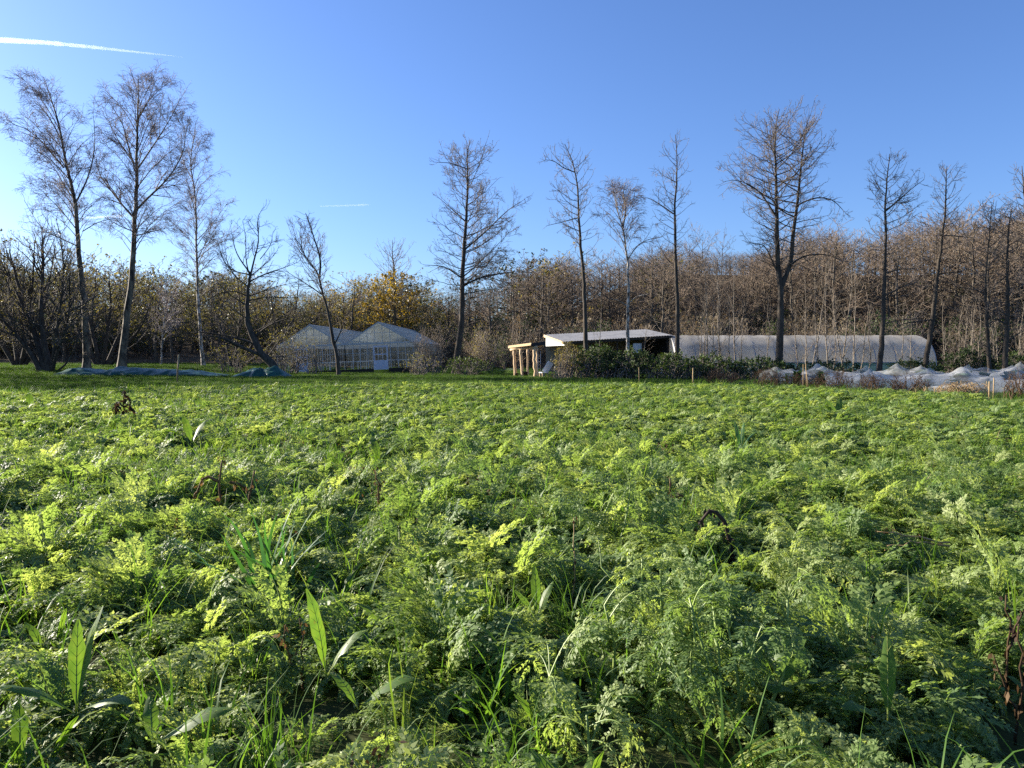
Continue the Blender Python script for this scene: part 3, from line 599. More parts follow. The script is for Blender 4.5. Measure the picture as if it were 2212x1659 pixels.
hed = [(1235,1340,752,48,59,'bushy green bramble at the foot of the slender alder'), (1315,1420,764,47,60,'dark green bramble around the white barked birch'), (1400,1505,770,46,61,'dark bramble below the tall narrow alder'),
       (1490,1595,772,46,62,'dark bramble in front of the left part of the pale tunnel'), (1580,1690,778,46,63,'dark bramble left of the forked alder trunk')]
for x0, x1, tp, Y, sd, lb in hed: add_bush('bramble_bush', lb, 'bramble', x0-18, x1+18, tp-5, Y, M_bramble, seed=sd, nst=95, nleaf=1.0, size=0.16, base=.8, group='brambles along the hedge')
for x0, x1, tp, Y, sd, lb in [(1275,1370,768,48.5,71,'lower green bramble between the slender alder and the white birch'),(1440,1560,776,47.5,72,'lower dark bramble between the narrow alder and the tunnel end'),(1640,1720,780,47.5,73,'lower bramble right at the foot of the forked alder')]: add_bush('bramble_bush', lb, 'bramble', x0, x1, tp, Y, M_bramble, seed=sd, nst=80, nleaf=1.0, size=.16, base=.85, group='brambles along the hedge')
add_bush('bramble_bush', 'low bramble between the forked alder and the straight alder', 'bramble', 1700, 1890, 782, 47, M_bramble, seed=64, nst=90, nleaf=1.0, size=0.15, base=.8, group='brambles along the hedge')
add_bush('bramble_bush', 'low bramble at the foot of the right leaning alder', 'bramble', 1900, 2040, 778, 47, M_bramble, seed=65, nst=90, nleaf=1.0, size=0.15, base=.8, group='brambles along the hedge')
add_bush('bramble_bush', 'tall dark bramble past the right end of the pale tunnel', 'bramble', 2030, 2150, 752, 48, M_bramble, seed=66, nst=90, nleaf=1.0, size=0.15, base=.8, group='brambles along the hedge')
add_bush('bramble_bush', 'dark bramble below the last alders at the right edge', 'bramble', 2130, 2260, 765, 47, M_bramble, seed=67, nst=90, nleaf=1.0, size=0.15, base=.8, group='brambles along the hedge')
# saplings in front of the tunnel
def sapling_proto(seed, H):
    rng = np.random.default_rng(seed); k = 10; P = np.zeros((k, 3)); P[:, 2] = np.linspace(-0.1, H, k); P[1:, :2] = np.cumsum(rng.normal(0, 0.05, (k-1, 2)), 0)+np.outer(np.linspace(0, 1, k-1), rng.normal(0, 0.25, 2))
    Rd = np.linspace(0.045, 0.010, k)
    a = P[None]; r = Rd[None]
    P2, R2 = grow(rng, a, r, 3.6, 0.15, 1, 0.65, 0.24, 0.5, 1.7, 6, 0.10, 0.06, 0.5, 0.006)
    P3, R3 = grow(rng, P2, R2, 3.0, 0.1, 1, 0.7, 0.5, 0.2, 0.8, 4, 0.16, 0.05, 0.6, 0.0045)
    P4, R4 = grow(rng, P3, R3, 4.0, 0.1, 1, 0.7, 0.5, 0.1, 0.3, 3, 0.16, 0.03, 0.6, 0.004)
    return MB().tubes(a, r, 6).tubes(P2, R2, 4).mesh('trunk', M_birchs), MB().tubes(P3, R3, 3).tubes(P4, R4, 3).mesh('crown', M_twigp)
M_birchs = surf('sapling_bark', [(0.36, (0.07, 0.055, 0.04)), (0.5, (0.19, 0.155, 0.115)), (0.75, (0.36, 0.31, 0.25))], 5, 0.8, (2, 2, 1))
SAP = [sapling_proto(300+i, 7.0) for i in range(5)]
rs = random.Random(8)
sap_px = [(1292, 640, 51), (1380, 700, 50), (1508, 640, 52), (1518, 600, 53), (1530, 560, 52), (1537, 640, 51), (1552, 590, 53), (1563, 560, 52), (1575, 610, 51), (1588, 560, 53), (1601, 650, 52), (1655, 640, 52),
          (1722, 640, 52), (1742, 600, 53), (1752, 560, 52), (1770, 610, 50), (1790, 570, 53), (1802, 640, 52), (1817, 560, 52), (1824, 590, 51), (1842, 580, 53), (1858, 650, 52), (1876, 660, 50), (1948, 650, 53),
          (1968, 680, 52), (2044, 650, 54), (2052, 690, 51), (2062, 640, 53), (2078, 660, 52), (2090, 640, 54), (2098, 690, 55), (2108, 660, 52), (2118, 640, 53), (2150, 660, 52), (2160, 690, 51), (2196, 650, 53), (2207, 680, 50)]
for i, (px, top, Y) in enumerate(sap_px):
    p = at(px, 800, Y); g = float(ground_z(p[0], p[1])); h = at(px, top, Y)[2]-g
    zone = ('bare pale sapling by the shed' if px < 1450 else 'bare pale sapling before the left half of the tunnel' if px < 1700 else 'bare pale sapling before the right half of the tunnel' if px < 2030 else 'bare pale sapling in the scrub past the tunnel end')
    r = empty('sapling', (p[0], p[1], g), zone, 'sapling', zone.replace('bare pale sapling', 'bare pale saplings'))
    s = h/7.0; r.scale = (max(s, 0.85), max(s, 0.85), s); r.rotation_euler = (rs.uniform(-.04, .04), rs.uniform(-.07, .07), rs.uniform(0, 6.28))
    a, b = SAP[i % 5]; put('trunk', a, r); put('crown', b, r)

# ------------------------------------------------------------------ the wood behind
def wood_proto(seed, H, kind, leafm=None, prob=0.0, size=0.2, tw=None, ever=False, spreadf=0.30):
    rng = np.random.default_rng(seed); K = dict(KINDS[kind]); k = 12; P = np.zeros((k, 3)); P[:, 2] = np.linspace(-0.5, H*.93, k); P[1:, :2] = np.cumsum(rng.normal(0, 0.09, (k-1, 2)), 0)
    rad = 0.17*(1-np.linspace(0, 1, k))**0.8+0.02
    L1 = []; R1 = []; kk = 7; n = 34
    for i in range(n):
        t = 0.22+0.76*(i+rng.random())/n; f = t*(k-1)*0.999; ii = int(f); p = P[ii]*(1-(f-ii))+P[ii+1]*(f-ii); az = i*2.4+rng.normal(0, .4)
        w = H*spreadf*(math.sin(math.pi*min(1, 0.12+0.8*(1-t)))**0.8)*rng.uniform(0.55, 1.05)+0.4; e = R_(14+26*t+rng.normal(0, 8)); d = np.array((math.cos(az), math.sin(az), 0)); s = np.linspace(0, 1, kk)[:, None]
        q = p+d*w*s+np.array((0, 0, w*math.tan(e)))*s**1.15; q[1:] += rng.normal(0, 0.07, (kk-1, 3)); L1.append(q); R1.append(np.linspace(min(rad[ii]*.5, .01+.014*w), .012, kk))
    L1 = np.array(L1); R1 = np.array(R1)
    lv = crown_arrays(rng, L1, R1, K, 0.72, 1.7)
    tb = MB().tubes(P[None], rad[None], 7).tubes(L1, R1, 4); cb = MB(); mats = [tw or M_twigw]
    for (p, r) in lv[:2]: cb.tubes(p, r, 3, 0)
    p, r = lv[2]; cb.tubes(p, r, 3, 0)
    if leafm:
        C = lv[2][0].reshape(-1, 3); C = C[rng.random(len(C)) < prob]; V, Q = leaf_quads(rng, C, size*rng.uniform(.6, 1.3, len(C)), size*.7); cb.add(V, Q, m=1); mats.append(leafm)
    return tb.mesh('trunk', M_barkw), cb.mesh('crown', mats)
WP = dict(
    alder=[wood_proto(400+i, 13, 'alder', M_rust, 0.04, 0.13) for i in range(3)],
    pale=[wood_proto(410+i, 13, 'oak', M_rust, 0.05, 0.14) for i in range(2)],
    olive=[wood_proto(420+i, 11, 'oak', M_olive, 0.75, 0.22) for i in range(2)],
    yellow=[wood_proto(430, 10, 'oak', M_yellow, 0.55, 0.22)],
    ever=[wood_proto(440, 11, 'oak', M_ever, 0.8, 0.26, spreadf=0.26)])
def wood_tree(name, label, px, top, Y, kind, i=0, group=None, wide=1.0):
    p = at(px, 800, Y); g = float(ground_z(p[0], p[1])); h = at(px, top, Y)[2]-g
    a, b = WP[kind][i % len(WP[kind])]; H = {'alder': 13, 'pale': 13, 'olive': 11, 'yellow': 10, 'ever': 11}[kind]
    r = empty(name, (p[0], p[1], g), label, 'tree', group); s = h/(H+0.9); r.scale = (s*wide, s*wide, s); r.rotation_euler = (0, 0, rs.uniform(0, 6.28))
    put('trunk', a, r); put('crown', b, r); return r
rg = np.random.default_rng(77)
def skyline(px):   # how high the wood stands
    return np.interp(px, [-100, 0, 120, 260, 420, 560, 680, 760, 900, 960, 1080, 1150, 1230, 1350, 1440, 1560, 1640, 1720, 1860, 2000, 2100, 2212, 2320], [520, 545, 560, 565, 570, 600, 625, 590, 600, 615, 575, 565, 535, 540, 530, 575, 530, 500, 480, 465, 452, 435, 420])
GL = {'olive': 'olive leaved tree in the wood behind the birches and greenhouse', 'alder': 'bare brown alder in the wood behind the tunnel', 'pale': 'bare grey brown oak in the wood behind the shed and tunnel', 'yellow': 'yellow leaved tree in the wood behind the greenhouse', 'ever': 'ivy darkened tree in the wood behind the greenhouse'}
cnt = 0
for px in np.arange(-60, 2300, 34):
    px = float(px+rg.uniform(-12, 12)); top = float(skyline(px)-8+14*math.sin(px*.021)+10*math.sin(px*.047+1)+rg.uniform(-10, 34)); Y = float(rg.uniform(80, 98))
    if 775 < px < 935: Y = float(rg.uniform(93, 99))
    if px < 560: kd = rg.choice(['olive', 'olive', 'ever', 'olive', 'pale'])
    elif px < 960: kd = rg.choice(['olive', 'ever', 'yellow', 'olive'])
    elif px < 1160: kd = rg.choice(['pale', 'alder', 'ever'])
    else: kd = rg.choice(['alder', 'alder', 'pale'])
    lab = GL[kd]
    wood_tree('bare_tree' if kd in ('alder', 'pale') else 'leafy_tree', lab, px, top, Y, kd, cnt, lab+' edge', 1.15); cnt += 1
for px, top, lab in ((1488, 492, 'slender bare tree on the skyline, leftmost of the three past the narrow alder'), (1520, 478, 'slender bare tree on the skyline, middle of the three past the narrow alder'), (1556, 492, 'slender bare tree on the skyline, rightmost of the three past the narrow alder')):
    wood_tree('bare_tree', lab, px, top, 100, 'alder', int(px), None, 0.6)
wood_tree('leafy_tree', 'round yellow leaved tree directly behind the greenhouse ridge', 830, 625, 91, 'yellow', 0, None, 1.5)
wood_tree('leafy_tree', 'yellow leaved tree right of the greenhouse ridge below the oak', 890, 620, 90.5, 'yellow', 0, None, 1.4)
wood_tree('leafy_tree', 'round topped grey green tree behind the porch', 1205, 535, 96, 'olive', 1, None, 1.3)
wood_tree('leafy_tree', 'grey green tree on the skyline behind the tall narrow alder', 1440, 540, 98, 'olive', 0, None, 1.2)
# the mass of the wood on the slope: uncountable
def make_wood():
    rng = np.random.default_rng(78)
    PX = np.r_[rng.uniform(-250, 2500, 640), rng.uniform(1430, 1680, 80)]; Y = np.where(rng.random(720) < .75, rng.uniform(92, 150, 720), rng.uniform(150, 175, 720)); X = (PX-1106)/FPX*Y; Z = ground_z(X, Y)
    zt = np.array([at(p, skyline(p)+14*math.sin(p*.021)+rng.uniform(0, 50), y)[2] for p, y in zip(PX, Y)]); h = np.clip(zt-Z, 5, 24)
    names = [m for k in ('alder', 'pale', 'olive', 'yellow', 'ever') for m in WP[k]]
    pr = []
    for i, (a, b) in enumerate(names):       # trunk and crown joined for the mass
        mb = MB()
        for mo, me in enumerate((a, b)):
            V = np.empty(len(me.vertices)*3, np.float32); me.vertices.foreach_get('co', V); q = np.empty(len(me.loops), np.int32); me.loops.foreach_get('vertex_index', q)
            mi = np.empty(len(me.polygons), np.int32); me.polygons.foreach_get('material_index', mi); q = q.reshape(-1, 4)
            for mm in np.unique(mi): mb.add(V.reshape(-1, 3) if mm == 0 else V.reshape(-1, 3), q[mi == mm], m=int(mm)+(0 if mo == 0 else 1))
        pr.append(mb.mesh('wood_tree', [a.materials[0]]+list(b.materials)))
    idx = np.where(PX < 560, rng.choice([5, 6, 5, 6, 8, 4], 720), np.where(PX < 980, rng.choice([5, 6, 7, 8, 3], 720), np.where(PX < 1160, rng.choice([3, 4, 8, 0, 1], 720), rng.choice([0, 1, 2, 3, 4], 720))))
    HH = np.array([14.0]*5+[12.0]*2+[11.0, 12.0]); s = h/HH[idx]
    rot = np.stack([np.zeros(720), np.zeros(720), rng.uniform(0, 6.28, 720)], 1)
    o = scatter('woods', pr, X, Y, Z, idx, rot, np.stack([s*1.15, s*1.15, s], 1)); tag(o, 'dense leafless wood on the slope behind')
make_wood()
def make_under():
    """scrub under the wood"""
    rng = np.random.default_rng(79); pr = []
    for i, (lm, tw, nl) in enumerate(((M_bramble, M_twig, .7), (M_rust, M_twigp, .25), (M_olive, M_twig, .5))):
        k = 6; P = []; Rd = []
        for j in range(26):
            az = rng.uniform(0, 6.28); q = rng.random(); tip = np.array((1.5*math.cos(az)*q, 1.5*math.sin(az)*q, rng.uniform(1.6, 3.2))); s = np.linspace(0, 1, k)[:, None]
            P.append(tip*np.concatenate([s, s, s**.8], 1)+rng.normal(0, .06, (k, 3))); Rd.append(np.linspace(.022, .008, k))
        P = np.array(P); Rd = np.array(Rd); P2, R2 = grow(rng, P, Rd, 2.2, .1, 1, .7, .4, .3, 1.2, 4, .2, .05, .6, .008); P3, R3 = grow(rng, P2, R2, 3.0, .1, 1, .7, .6, .2, .6, 3, .2, .03, .7, .007)
        mb = MB().tubes(P, Rd, 4).tubes(P2, R2, 3).tubes(P3, R3, 3); C = P3.reshape(-1, 3); C = C[rng.random(len(C)) < nl]; V, Q = leaf_quads(rng, C, .16*rng.uniform(.6, 1.3, len(C)), .11); mb.add(V, Q, m=1); pr.append(mb.mesh('scrub', [tw, lm]))
    n = 900; PX = rng.uniform(-200, 2450, n); Y = np.where(PX < 1000, rng.uniform(86, 125, n), rng.uniform(72, 120, n)); X = (PX-1106)/FPX*Y
    s = rng.uniform(.7, 1.6, n); idx = np.where(PX < 1000, rng.choice([0, 2, 2], n), rng.choice([0, 1, 1], n))
    o = scatter('undergrowth', pr, X, Y, ground_z(X, Y), idx, np.stack([0*X, 0*X, rng.uniform(0, 6.28, n)], 1), np.stack([s, s, s], 1)); tag(o, 'scrub and brambles under the wood')
make_under()
# a row of trees beyond the left edge of the photo, whose shadows cross the verge
for i, (x, y, k_) in enumerate(((-46, 62, 'olive'), (-50, 51, 'ever'), (-42, 46, 'ever'), (-54, 58, 'ever'), (-44, 54, 'olive'), (-39, 51, 'ever'), (-48, 44, 'olive'), (-37, 41, 'olive'), (-58, 66, 'ever'), (-40, 37, 'olive'))):
    a, b = WP[k_][i % len(WP[k_])]; r = empty('leafy_tree', (x, y, float(ground_z(x, y))), 'leafy tree beyond the left edge of the field', 'tree', 'trees beyond the left edge of the field'); r.scale = (1.3, 1.3, 1.25); put('trunk', a, r); put('crown', b, r)

# ------------------------------------------------------------------ greenhouse
def glassmat(name, tint, op, gl, rough=0.06):
    m, nt, out = newmat(name); N = nt.nodes; Lk = nt.links
    tr = N.new('ShaderNodeBsdfTransparent'); tr.inputs[0].default_value = (*tint, 1)
    g = N.new('ShaderNodeBsdfGlossy'); g.inputs['Roughness'].default_value = rough; g.inputs['Color'].default_value = (.9, .93, .96, 1)
    d = N.new('ShaderNodeBsdfDiffuse'); d.inputs[0].default_value = (.62, .66, .66, 1)
    t = N.new('ShaderNodeBsdfTranslucent'); t.inputs[0].default_value = (.5, .55, .52, 1)
    m0 = N.new('ShaderNodeMixShader'); m0.inputs[0].default_value = 0.5; Lk.new(d.outputs[0], m0.inputs[1]); Lk.new(t.outputs[0], m0.inputs[2])
    m1 = N.new('ShaderNodeMixShader'); Lk.new(tr.outputs[0], m1.inputs[1]); Lk.new(m0.outputs[0], m1.inputs[2])
    ma = N.new('ShaderNodeMath'); ma.operation = 'MULTIPLY'; ma.inputs[1].default_value = op*2; Lk.new(nz(nt, 1.3, 5, .7), ma.inputs[0]); Lk.new(ma.outputs[0], m1.inputs[0])
    m2 = N.new('ShaderNodeMixShader'); m2.inputs[0].default_value = gl; Lk.new(m1.outputs[0], m2.inputs[1]); Lk.new(g.outputs[0], m2.inputs[2])
    Lk.new(m2.outputs[0], out.inputs[0]); return m
M_glass = glassmat('wall_glass', (.96, .98, .96), 0.03, 0.05)
M_glassr = glassmat('roof_glass', (.88, .92, .93), 0.12, 0.20, 0.12)
M_alu = surf('grey_metal', [(.3, (.34, .35, .35)), (.7, (.52, .53, .52))], 5, .5, spec=.5, metal=.0)
M_white = surf('white_paint', [(.3, (.58, .58, .60)), (.7, (.74, .74, .74))], 4, .6)
M_doorp = surf('pale_blue_paint', [(.3, (.50, .51, .60)), (.7, (.62, .63, .70))], 5, .6)
def greenhouse():
    root = empty('greenhouse', (-13.4, 62, 0.17), 'old glass greenhouse with two gables and white doors at the wood edge', 'greenhouse'); root.rotation_euler = (0, R_(-2.3), 0)
    W, E, Hr, D = 5.5, 2.16, 3.82, 24.0
    fr = MB(); gl = MB(); rf = MB(); rfr = MB(); pl = MB()
    for sx in (-1, 1):
        x0, x1 = (-W, 0) if sx < 0 else (0, W); xm = (x0+x1)/2
        dx0, dx1 = ((-W+1.5, -W+2.5) if sx < 0 else (2.25, 3.47))
        for yy in (0, D):
            segs = [(x0, dx0), (dx1, x1)] if yy == 0 else [(x0, x1)]
            for a, b in segs: gl.add([(a, yy, .12), (b, yy, .12), (b, yy, E), (a, yy, E)], [(0, 1, 2, 3)])
            if yy == 0: gl.add([(dx0, yy, 1.98), (dx1, yy, 1.98), (dx1, yy, E), (dx0, yy, E)], [(0, 1, 2, 3)])
            gl.add([(x0, yy, E), (x1, yy, E), (xm, yy, Hr)], None, [(0, 1, 2)])
            n = 9
            for i in range(n+1):
                x = x0+W*i/n; h = E+(Hr-E)*(1-abs(x-xm)/(W/2))
                if not (yy == 0 and dx0-.05 < x < dx1+.05): fr.bar((x, yy-.02, 0), (x, yy-.02, E), .035, .05)
                if E+.05 < h: fr.bar((x, yy-.02, E), (x, yy-.02, h-.02), .03, .04)
            for a, b in segs:
                for z in (.75, 1.4): fr.bar((a, yy-.025, z), (b, yy-.025, z), .03, .03)
            fr.bar((xm-W/4, yy-.025, (E+Hr)/2), (xm+W/4, yy-.025, (E+Hr)/2), .03)
            fr.bar((x0, yy-.04, E), (x1, yy-.04, E), .07, .11); fr.bar((x0, yy-.04, E-.01), (xm, yy-.04, Hr), .06, .09); fr.bar((xm, yy-.04, Hr), (x1, yy-.04, E-.01), .06, .09)
            for a, b in segs: pl = MB(); pl.box((a+.003, yy-.05, -.3), (b-.003, yy+.05, .12)); pl.obj('plinth', M_darkw, root, smooth=False)
        for (xa, xb) in ((x0, xm), (xm, x1)):
            za, zb = (E, Hr) if xb == xm else (Hr, E)
            rf.add([(xa, 0, za), (xb, 0, zb), (xb, D, zb), (xa, D, za)], [(0, 1, 2, 3)])
            for i in range(33):
                y = D*i/32; rfr.bar((xa, y, za+.02), (xb, y, zb+.02), .03, .04)
            for q in (.33, .66): rfr.bar((xa+(xb-xa)*q, 0, za+(zb-za)*q-.03), (xa+(xb-xa)*q, D, za+(zb-za)*q-.03), .03)
        rfr.bar((xm, -.05, Hr+.03), (xm, D, Hr+.03), .10, .08)
        for i in range(1, 8):
            y = D*i/8; rfr.bar((x0, y, E), (x1, y, E), .05, .05); rfr.bar((xm, y, E), (xm, y, Hr), .04, .04)
    for x in (-W, 0, W):
        if x: gl.add([(x, 0, .12), (x, D, .12), (x, D, E), (x, 0, E)], [(0, 1, 2, 3)])
        for i in range(25 if x else 9): fr.bar((x, D*i/(24 if x else 8), 0), (x, D*i/(24 if x else 8), E), .04)
        fr.bar((x, 0, E), (x, D, E), .10, .10)
        if x: fr.bar((x, 0, .06), (x, D, .06), .10, .14)
    gl.obj('wall', M_glass, root, smooth=False); rf.obj('roof', M_glassr, root, smooth=False); fr.obj('wall_frame', M_alu, root, smooth=False); rfr.obj('roof_frame', M_alu, root, smooth=False)
    for dx0, dx1 in ((-W+1.52, -W+2.48), (2.27, 3.45)):
        d = MB(); H = 1.95; y = -.06
        d.box((dx0, y, .02), (dx1, y+.05, .78)); d.bar((dx0+.05, y+.025, .78), (dx0+.05, y+.025, H), .10, .05, up=(0, 1, 0)); d.bar((dx1-.05, y+.025, .78), (dx1-.05, y+.025, H), .10, .05, up=(0, 1, 0))
        d.box((dx0+.1, y, H-.10), (dx1-.1, y+.05, H)); d.box((dx0+.1, y+.005, 1.22), (dx1-.1, y+.045, 1.30))
        for q in (.33, .66): d.box((dx0+.1+(dx1-dx0-.2)*q-.012, y+.01, .78), (dx0+.1+(dx1-dx0-.2)*q+.012, y+.04, 1.85))
        do = d.obj('door', M_doorp, root, smooth=False)
        p = MB(); p.add([(dx0+.1, y+.026, .78), (dx1-.1, y+.026, .78), (dx1-.1, y+.026, H-.1), (dx0+.1, y+.026, H-.1)], [(0, 1, 2, 3)]); p.obj('pane', M_glass, do, smooth=False)
        h = MB(); h.bar((dx1-.08, y-.03, .92), (dx1-.08, y-.03, 1.06), .025); h.obj('handle', M_alu, do, smooth=False)
    b = MB()
    for x in (-4.6, -2.2, .9, 4.3):
        b.box((x-.4, 2, .70), (x+.4, 21, .76))
        for y in np.arange(2.2, 21, 3): b.bar((x-.35, y, 0), (x-.35, y, .7), .05); b.bar((x+.35, y, 0), (x+.35, y, .7), .05)
    tag(b.obj('staging', M_white, root, smooth=False), None)
    return root
greenhouse()

# ------------------------------------------------------------------ pale tunnel, shed, porch
M_film = leafmat('tunnel_film', [(.46, .42, .35), (.72, .68, .61), (.84, .79, .72)], 0.62, (1, 1, 1), .5, .3, .45, inst=False)
M_gnet = leafmat('green_netting', [(.16, .30, .25), (.22, .38, .32), (.28, .44, .38)], .35, (1, 1, 1), .7, .2, 2, inst=False)
M_hoop = surf('galvanised_steel', [(.3, (.28, .29, .30)), (.7, (.42, .43, .44))], 6, .4, spec=.5, metal=.5)
M_timber = surf('yellow_timber', [(.3, (.42, .29, .15)), (.6, (.56, .41, .22)), (.8, (.64, .50, .30))], 2.5, .7, (6, 6, .5), .2, 10)
M_log = surf('peeled_log', [(.3, (.44, .29, .16)), (.6, (.60, .43, .25)), (.8, (.72, .55, .35))], 2.5, .7, (5, 5, .5), .3, 10)
M_felt_shade = surf('black_felt_and_shade', [(.3, (.012, .012, .014)), (.7, (.03, .03, .034))], 8, .8)  # black for felt and dark fittings; on the shed walls it stands for shade
M_roofg = surf('grey_corrugated', [(.3, (.13, .128, .125)), (.7, (.23, .225, .22))], 1.5, .5, spec=.4)
M_pale = surf('pale_panel', [(.3, (.50, .50, .48)), (.7, (.68, .68, .66))], 2, .6)
def tunnel():
    x0, x1, y0, y1, H = 11.75, 30.4, 55.0, 62.0, 2.98; g = 0.0
    root = empty('poly_tunnel', ((x0+x1)/2, (y0+y1)/2, g), 'long pale plastic tunnel with a green netting band along its foot', 'tunnel'); rw = (y1-y0)/2
    off = np.array(root.location)
    def prof(n=28, lo=0.0):
        a = np.linspace(0, math.pi, n); yy = -np.cos(a); zz = np.sin(a)**0.62; return np.stack([(y0+y1)/2+rw*yy, g+H*zz], 1)
    rng = np.random.default_rng(3); P = prof(33); zc = 0.95
    nx = 79; xs = np.linspace(x0, x1, nx); V = []
    P = P[(P[:, 1] > zc-.35)]
    for i, x in enumerate(xs):
        sag = 0.055*abs(math.sin(math.pi*i*13/78))
        for (y, z) in P: V.append((x, y+(0.03*rng.normal() if 0 else 0), z-sag*.5*sstep(.9, 2.5, z)+.012*rng.normal()))
    n = len(P); b = (np.arange(nx-1)*n)[:, None]+np.arange(n-1)[None]; MB().add(V, np.stack([b, b+n, b+n+1, b+1], -1).reshape(-1, 4)).obj('cover', M_film, root, off=off)
    Pl = prof(60); fr = MB(); e = MB()
    for x in np.linspace(x0, x1, 14): fr.tube([(x, y, z-.04) for y, z in Pl], [.03]*60, 6)
    for y in (y0+.02, y1-.02): fr.bar((x0, y, zc), (x1, y, zc), .06)
    fr.obj('hoop_frame', M_hoop, root, off=off)
    gb = MB()
    for y in (y0-.02, y1+.02): gb.add([(x0, y, g-.05), (x1, y, g-.05), (x1, y+(.05 if y < 58 else -.05), zc), (x0, y+(.05 if y < 58 else -.05), zc)], [(0, 1, 2, 3)])
    gb.obj('side_netting', M_gnet, root, off=off, smooth=False)
    for x in (x0, x1):
        e = MB(); c = len(Pl); e.add([(x, y, z) for y, z in Pl]+[(x, (y0+y1)/2, g)], None, [(i, i+1, c) for i in range(c-1)]); en = e.obj('end_wall', M_film, root, off=off, smooth=False)
        d = MB(); s = -.03 if x == x0 else .03; d.box((x+s-.02, (y0+y1)/2-1, g), (x+s+.02, (y0+y1)/2+1, g+2.1)); d.obj('door', M_pale, en, smooth=False)
tunnel()
def shed():
    A = at(1175, 723, 64); Bq = at(1396, 711, 64); Cq = at(1453, 724, 57); Dq = at(1217, 738, 57)
    root = empty('shed', (7.0, 60, 0), 'low shed with grey lean-to roof and dark open front behind brambles', 'shed'); off = np.array(root.location)
    r = MB(); n = 40; U = np.linspace(0, 1, n*4+1); V = []
    for u in U:
        w = 0.018*math.sin(u*n*2*math.pi); V += [A+(Bq-A)*u+(0, 0, w), Dq+(Cq-Dq)*u+(0, 0, w)]
    b = np.arange(len(U)-1)*2; r.add(V, np.stack([b, b+1, b+3, b+2], -1)); r.obj('roof', M_roofg, root, off=off)
    f = MB(); f.bar(A+(0, -.05, -.10), Dq+(0, -.05, -.10), .05, .20); f.bar(A+(0, 0, -.14), Bq+(0, 0, -.14), .05, .14); f.obj('barge_board', M_timber, root, off=off, smooth=False)
    f2 = MB(); f2.bar(Dq+(.05, -.02, -.12), Cq+(0, -.02, -.12), .05, .14); f2.obj('fascia', M_darkw, root, off=off, smooth=False)
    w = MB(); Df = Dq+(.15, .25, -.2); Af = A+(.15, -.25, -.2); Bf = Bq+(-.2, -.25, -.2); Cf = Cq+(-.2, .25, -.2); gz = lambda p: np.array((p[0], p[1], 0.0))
    w.add([gz(Af), gz(Bf), Bf, Af], [(0, 1, 2, 3)]); w.obj('wall', M_plank, root, off=off, smooth=False); w = MB(); w.obj('wall', M_felt_shade, root, off=off, smooth=False); w = MB(); w.add([gz(Bf), gz(Cf), Cf, Bf], [(0, 1, 2, 3)]); w.obj('wall', M_felt_shade, root, off=off, smooth=False); w = MB()  # side wall coloured black so the sunlit inside still looks shaded
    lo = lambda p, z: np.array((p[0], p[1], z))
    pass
    w.add([lo(Df, 0), lo(Df+(Cf-Df)*.45, 0), lo(Df+(Cf-Df)*.45, 1.35), lo(Df, 1.35)], [(0, 1, 2, 3)]); w.obj('wall', M_felt_shade, root, off=off, smooth=False)  # low front wall, its black standing in for the shade inside
    t = MB(); t.add([lo(Df, 2.2), lo(Af, 2.2), Af, Df], [(0, 1, 2, 3)]); t.obj('gable_panel', M_pale, root, off=off, smooth=False)
    for q in (.02, .25, .5, .75, .985):
        p = Df+(Cf-Df)*q; m = MB(); m.bar(gz(p), p, .11, .11); m.obj('post', M_darkw, root, off=off, smooth=False)
    p = Df+(Cf-Df)*.70; k = MB(); k.box((p[0]-.35, p[1]+.1, 1.65), (p[0]+.3, p[1]+.13, 2.35)); k.obj('window', M_pale, root, off=off, smooth=False)
    p = Df+(Cf-Df)*.60; k = MB(); k.box((p[0]-1.3, p[1]+.5, .75), (p[0]+1.6, p[1]+1.2, .85)); k.bar((p[0]-1.2, p[1]+.8, 0), (p[0]-1.2, p[1]+.8, .75), .08); k.bar((p[0]+1.5, p[1]+.8, 0), (p[0]+1.5, p[1]+.8, .75), .08)
    tag(k.obj('workbench', M_pale, None, smooth=False), 'pale workbench inside the dark open front of the shed', 'workbench')
shed()
for i, (px, py, Y, w, h, mt, lb) in enumerate(((1290, 776, 57.5, .5, .35, 'M_plank', 'grey wooden crate on the ground at the left of the open shed front'), (1392, 778, 57.2, .6, .40, 'M_timber', 'yellow wooden crate on the ground before the pale window panel'), (1425, 770, 57.6, .45, .9, 'M_pale', 'pale upright cabinet near the right post of the shed'))):
    c = at(px, py, Y); m = MB(); b_ = globals()[mt]
    if h < .6:
        for z in np.arange(.03, h, .11):
            for sx in (-1, 1): m.box((sx*w/2-.01, -w/3, z), (sx*w/2+.01, w/3, z+.085)); m.box((-w/2, sx*w/3-.01, z+.002), (w/2, sx*w/3+.01, z+.083))
        m.box((-w/2, -w/3, 0), (w/2, w/3, .02))
    else:
        m.box((-w/2, -.2, 0), (w/2, .2, h)); m.box((-w/2+.02, -.215, .03), (-.01, -.2, h-.03)); m.box((.01, -.215, .03), (w/2-.02, -.2, h-.03))
    o = m.obj('crate' if h < .6 else 'cabinet', b_, smooth=False); o.location = (c[0], c[1], float(ground_z(c[0], c[1]))); tag(o, lb, 'crate' if h < .6 else 'cabinet')
def wobble_log(mb, a, b, r, rng, k=9):
    s = np.linspace(0, 1, k)[:, None]; P = np.array(a)*(1-s)+np.array(b)*s; P[1:-1] += rng.normal(0, r*.22, (k-2, 3)); mb.tube(P, r*(1+.06*rng.normal(0, 1, k)), 12)
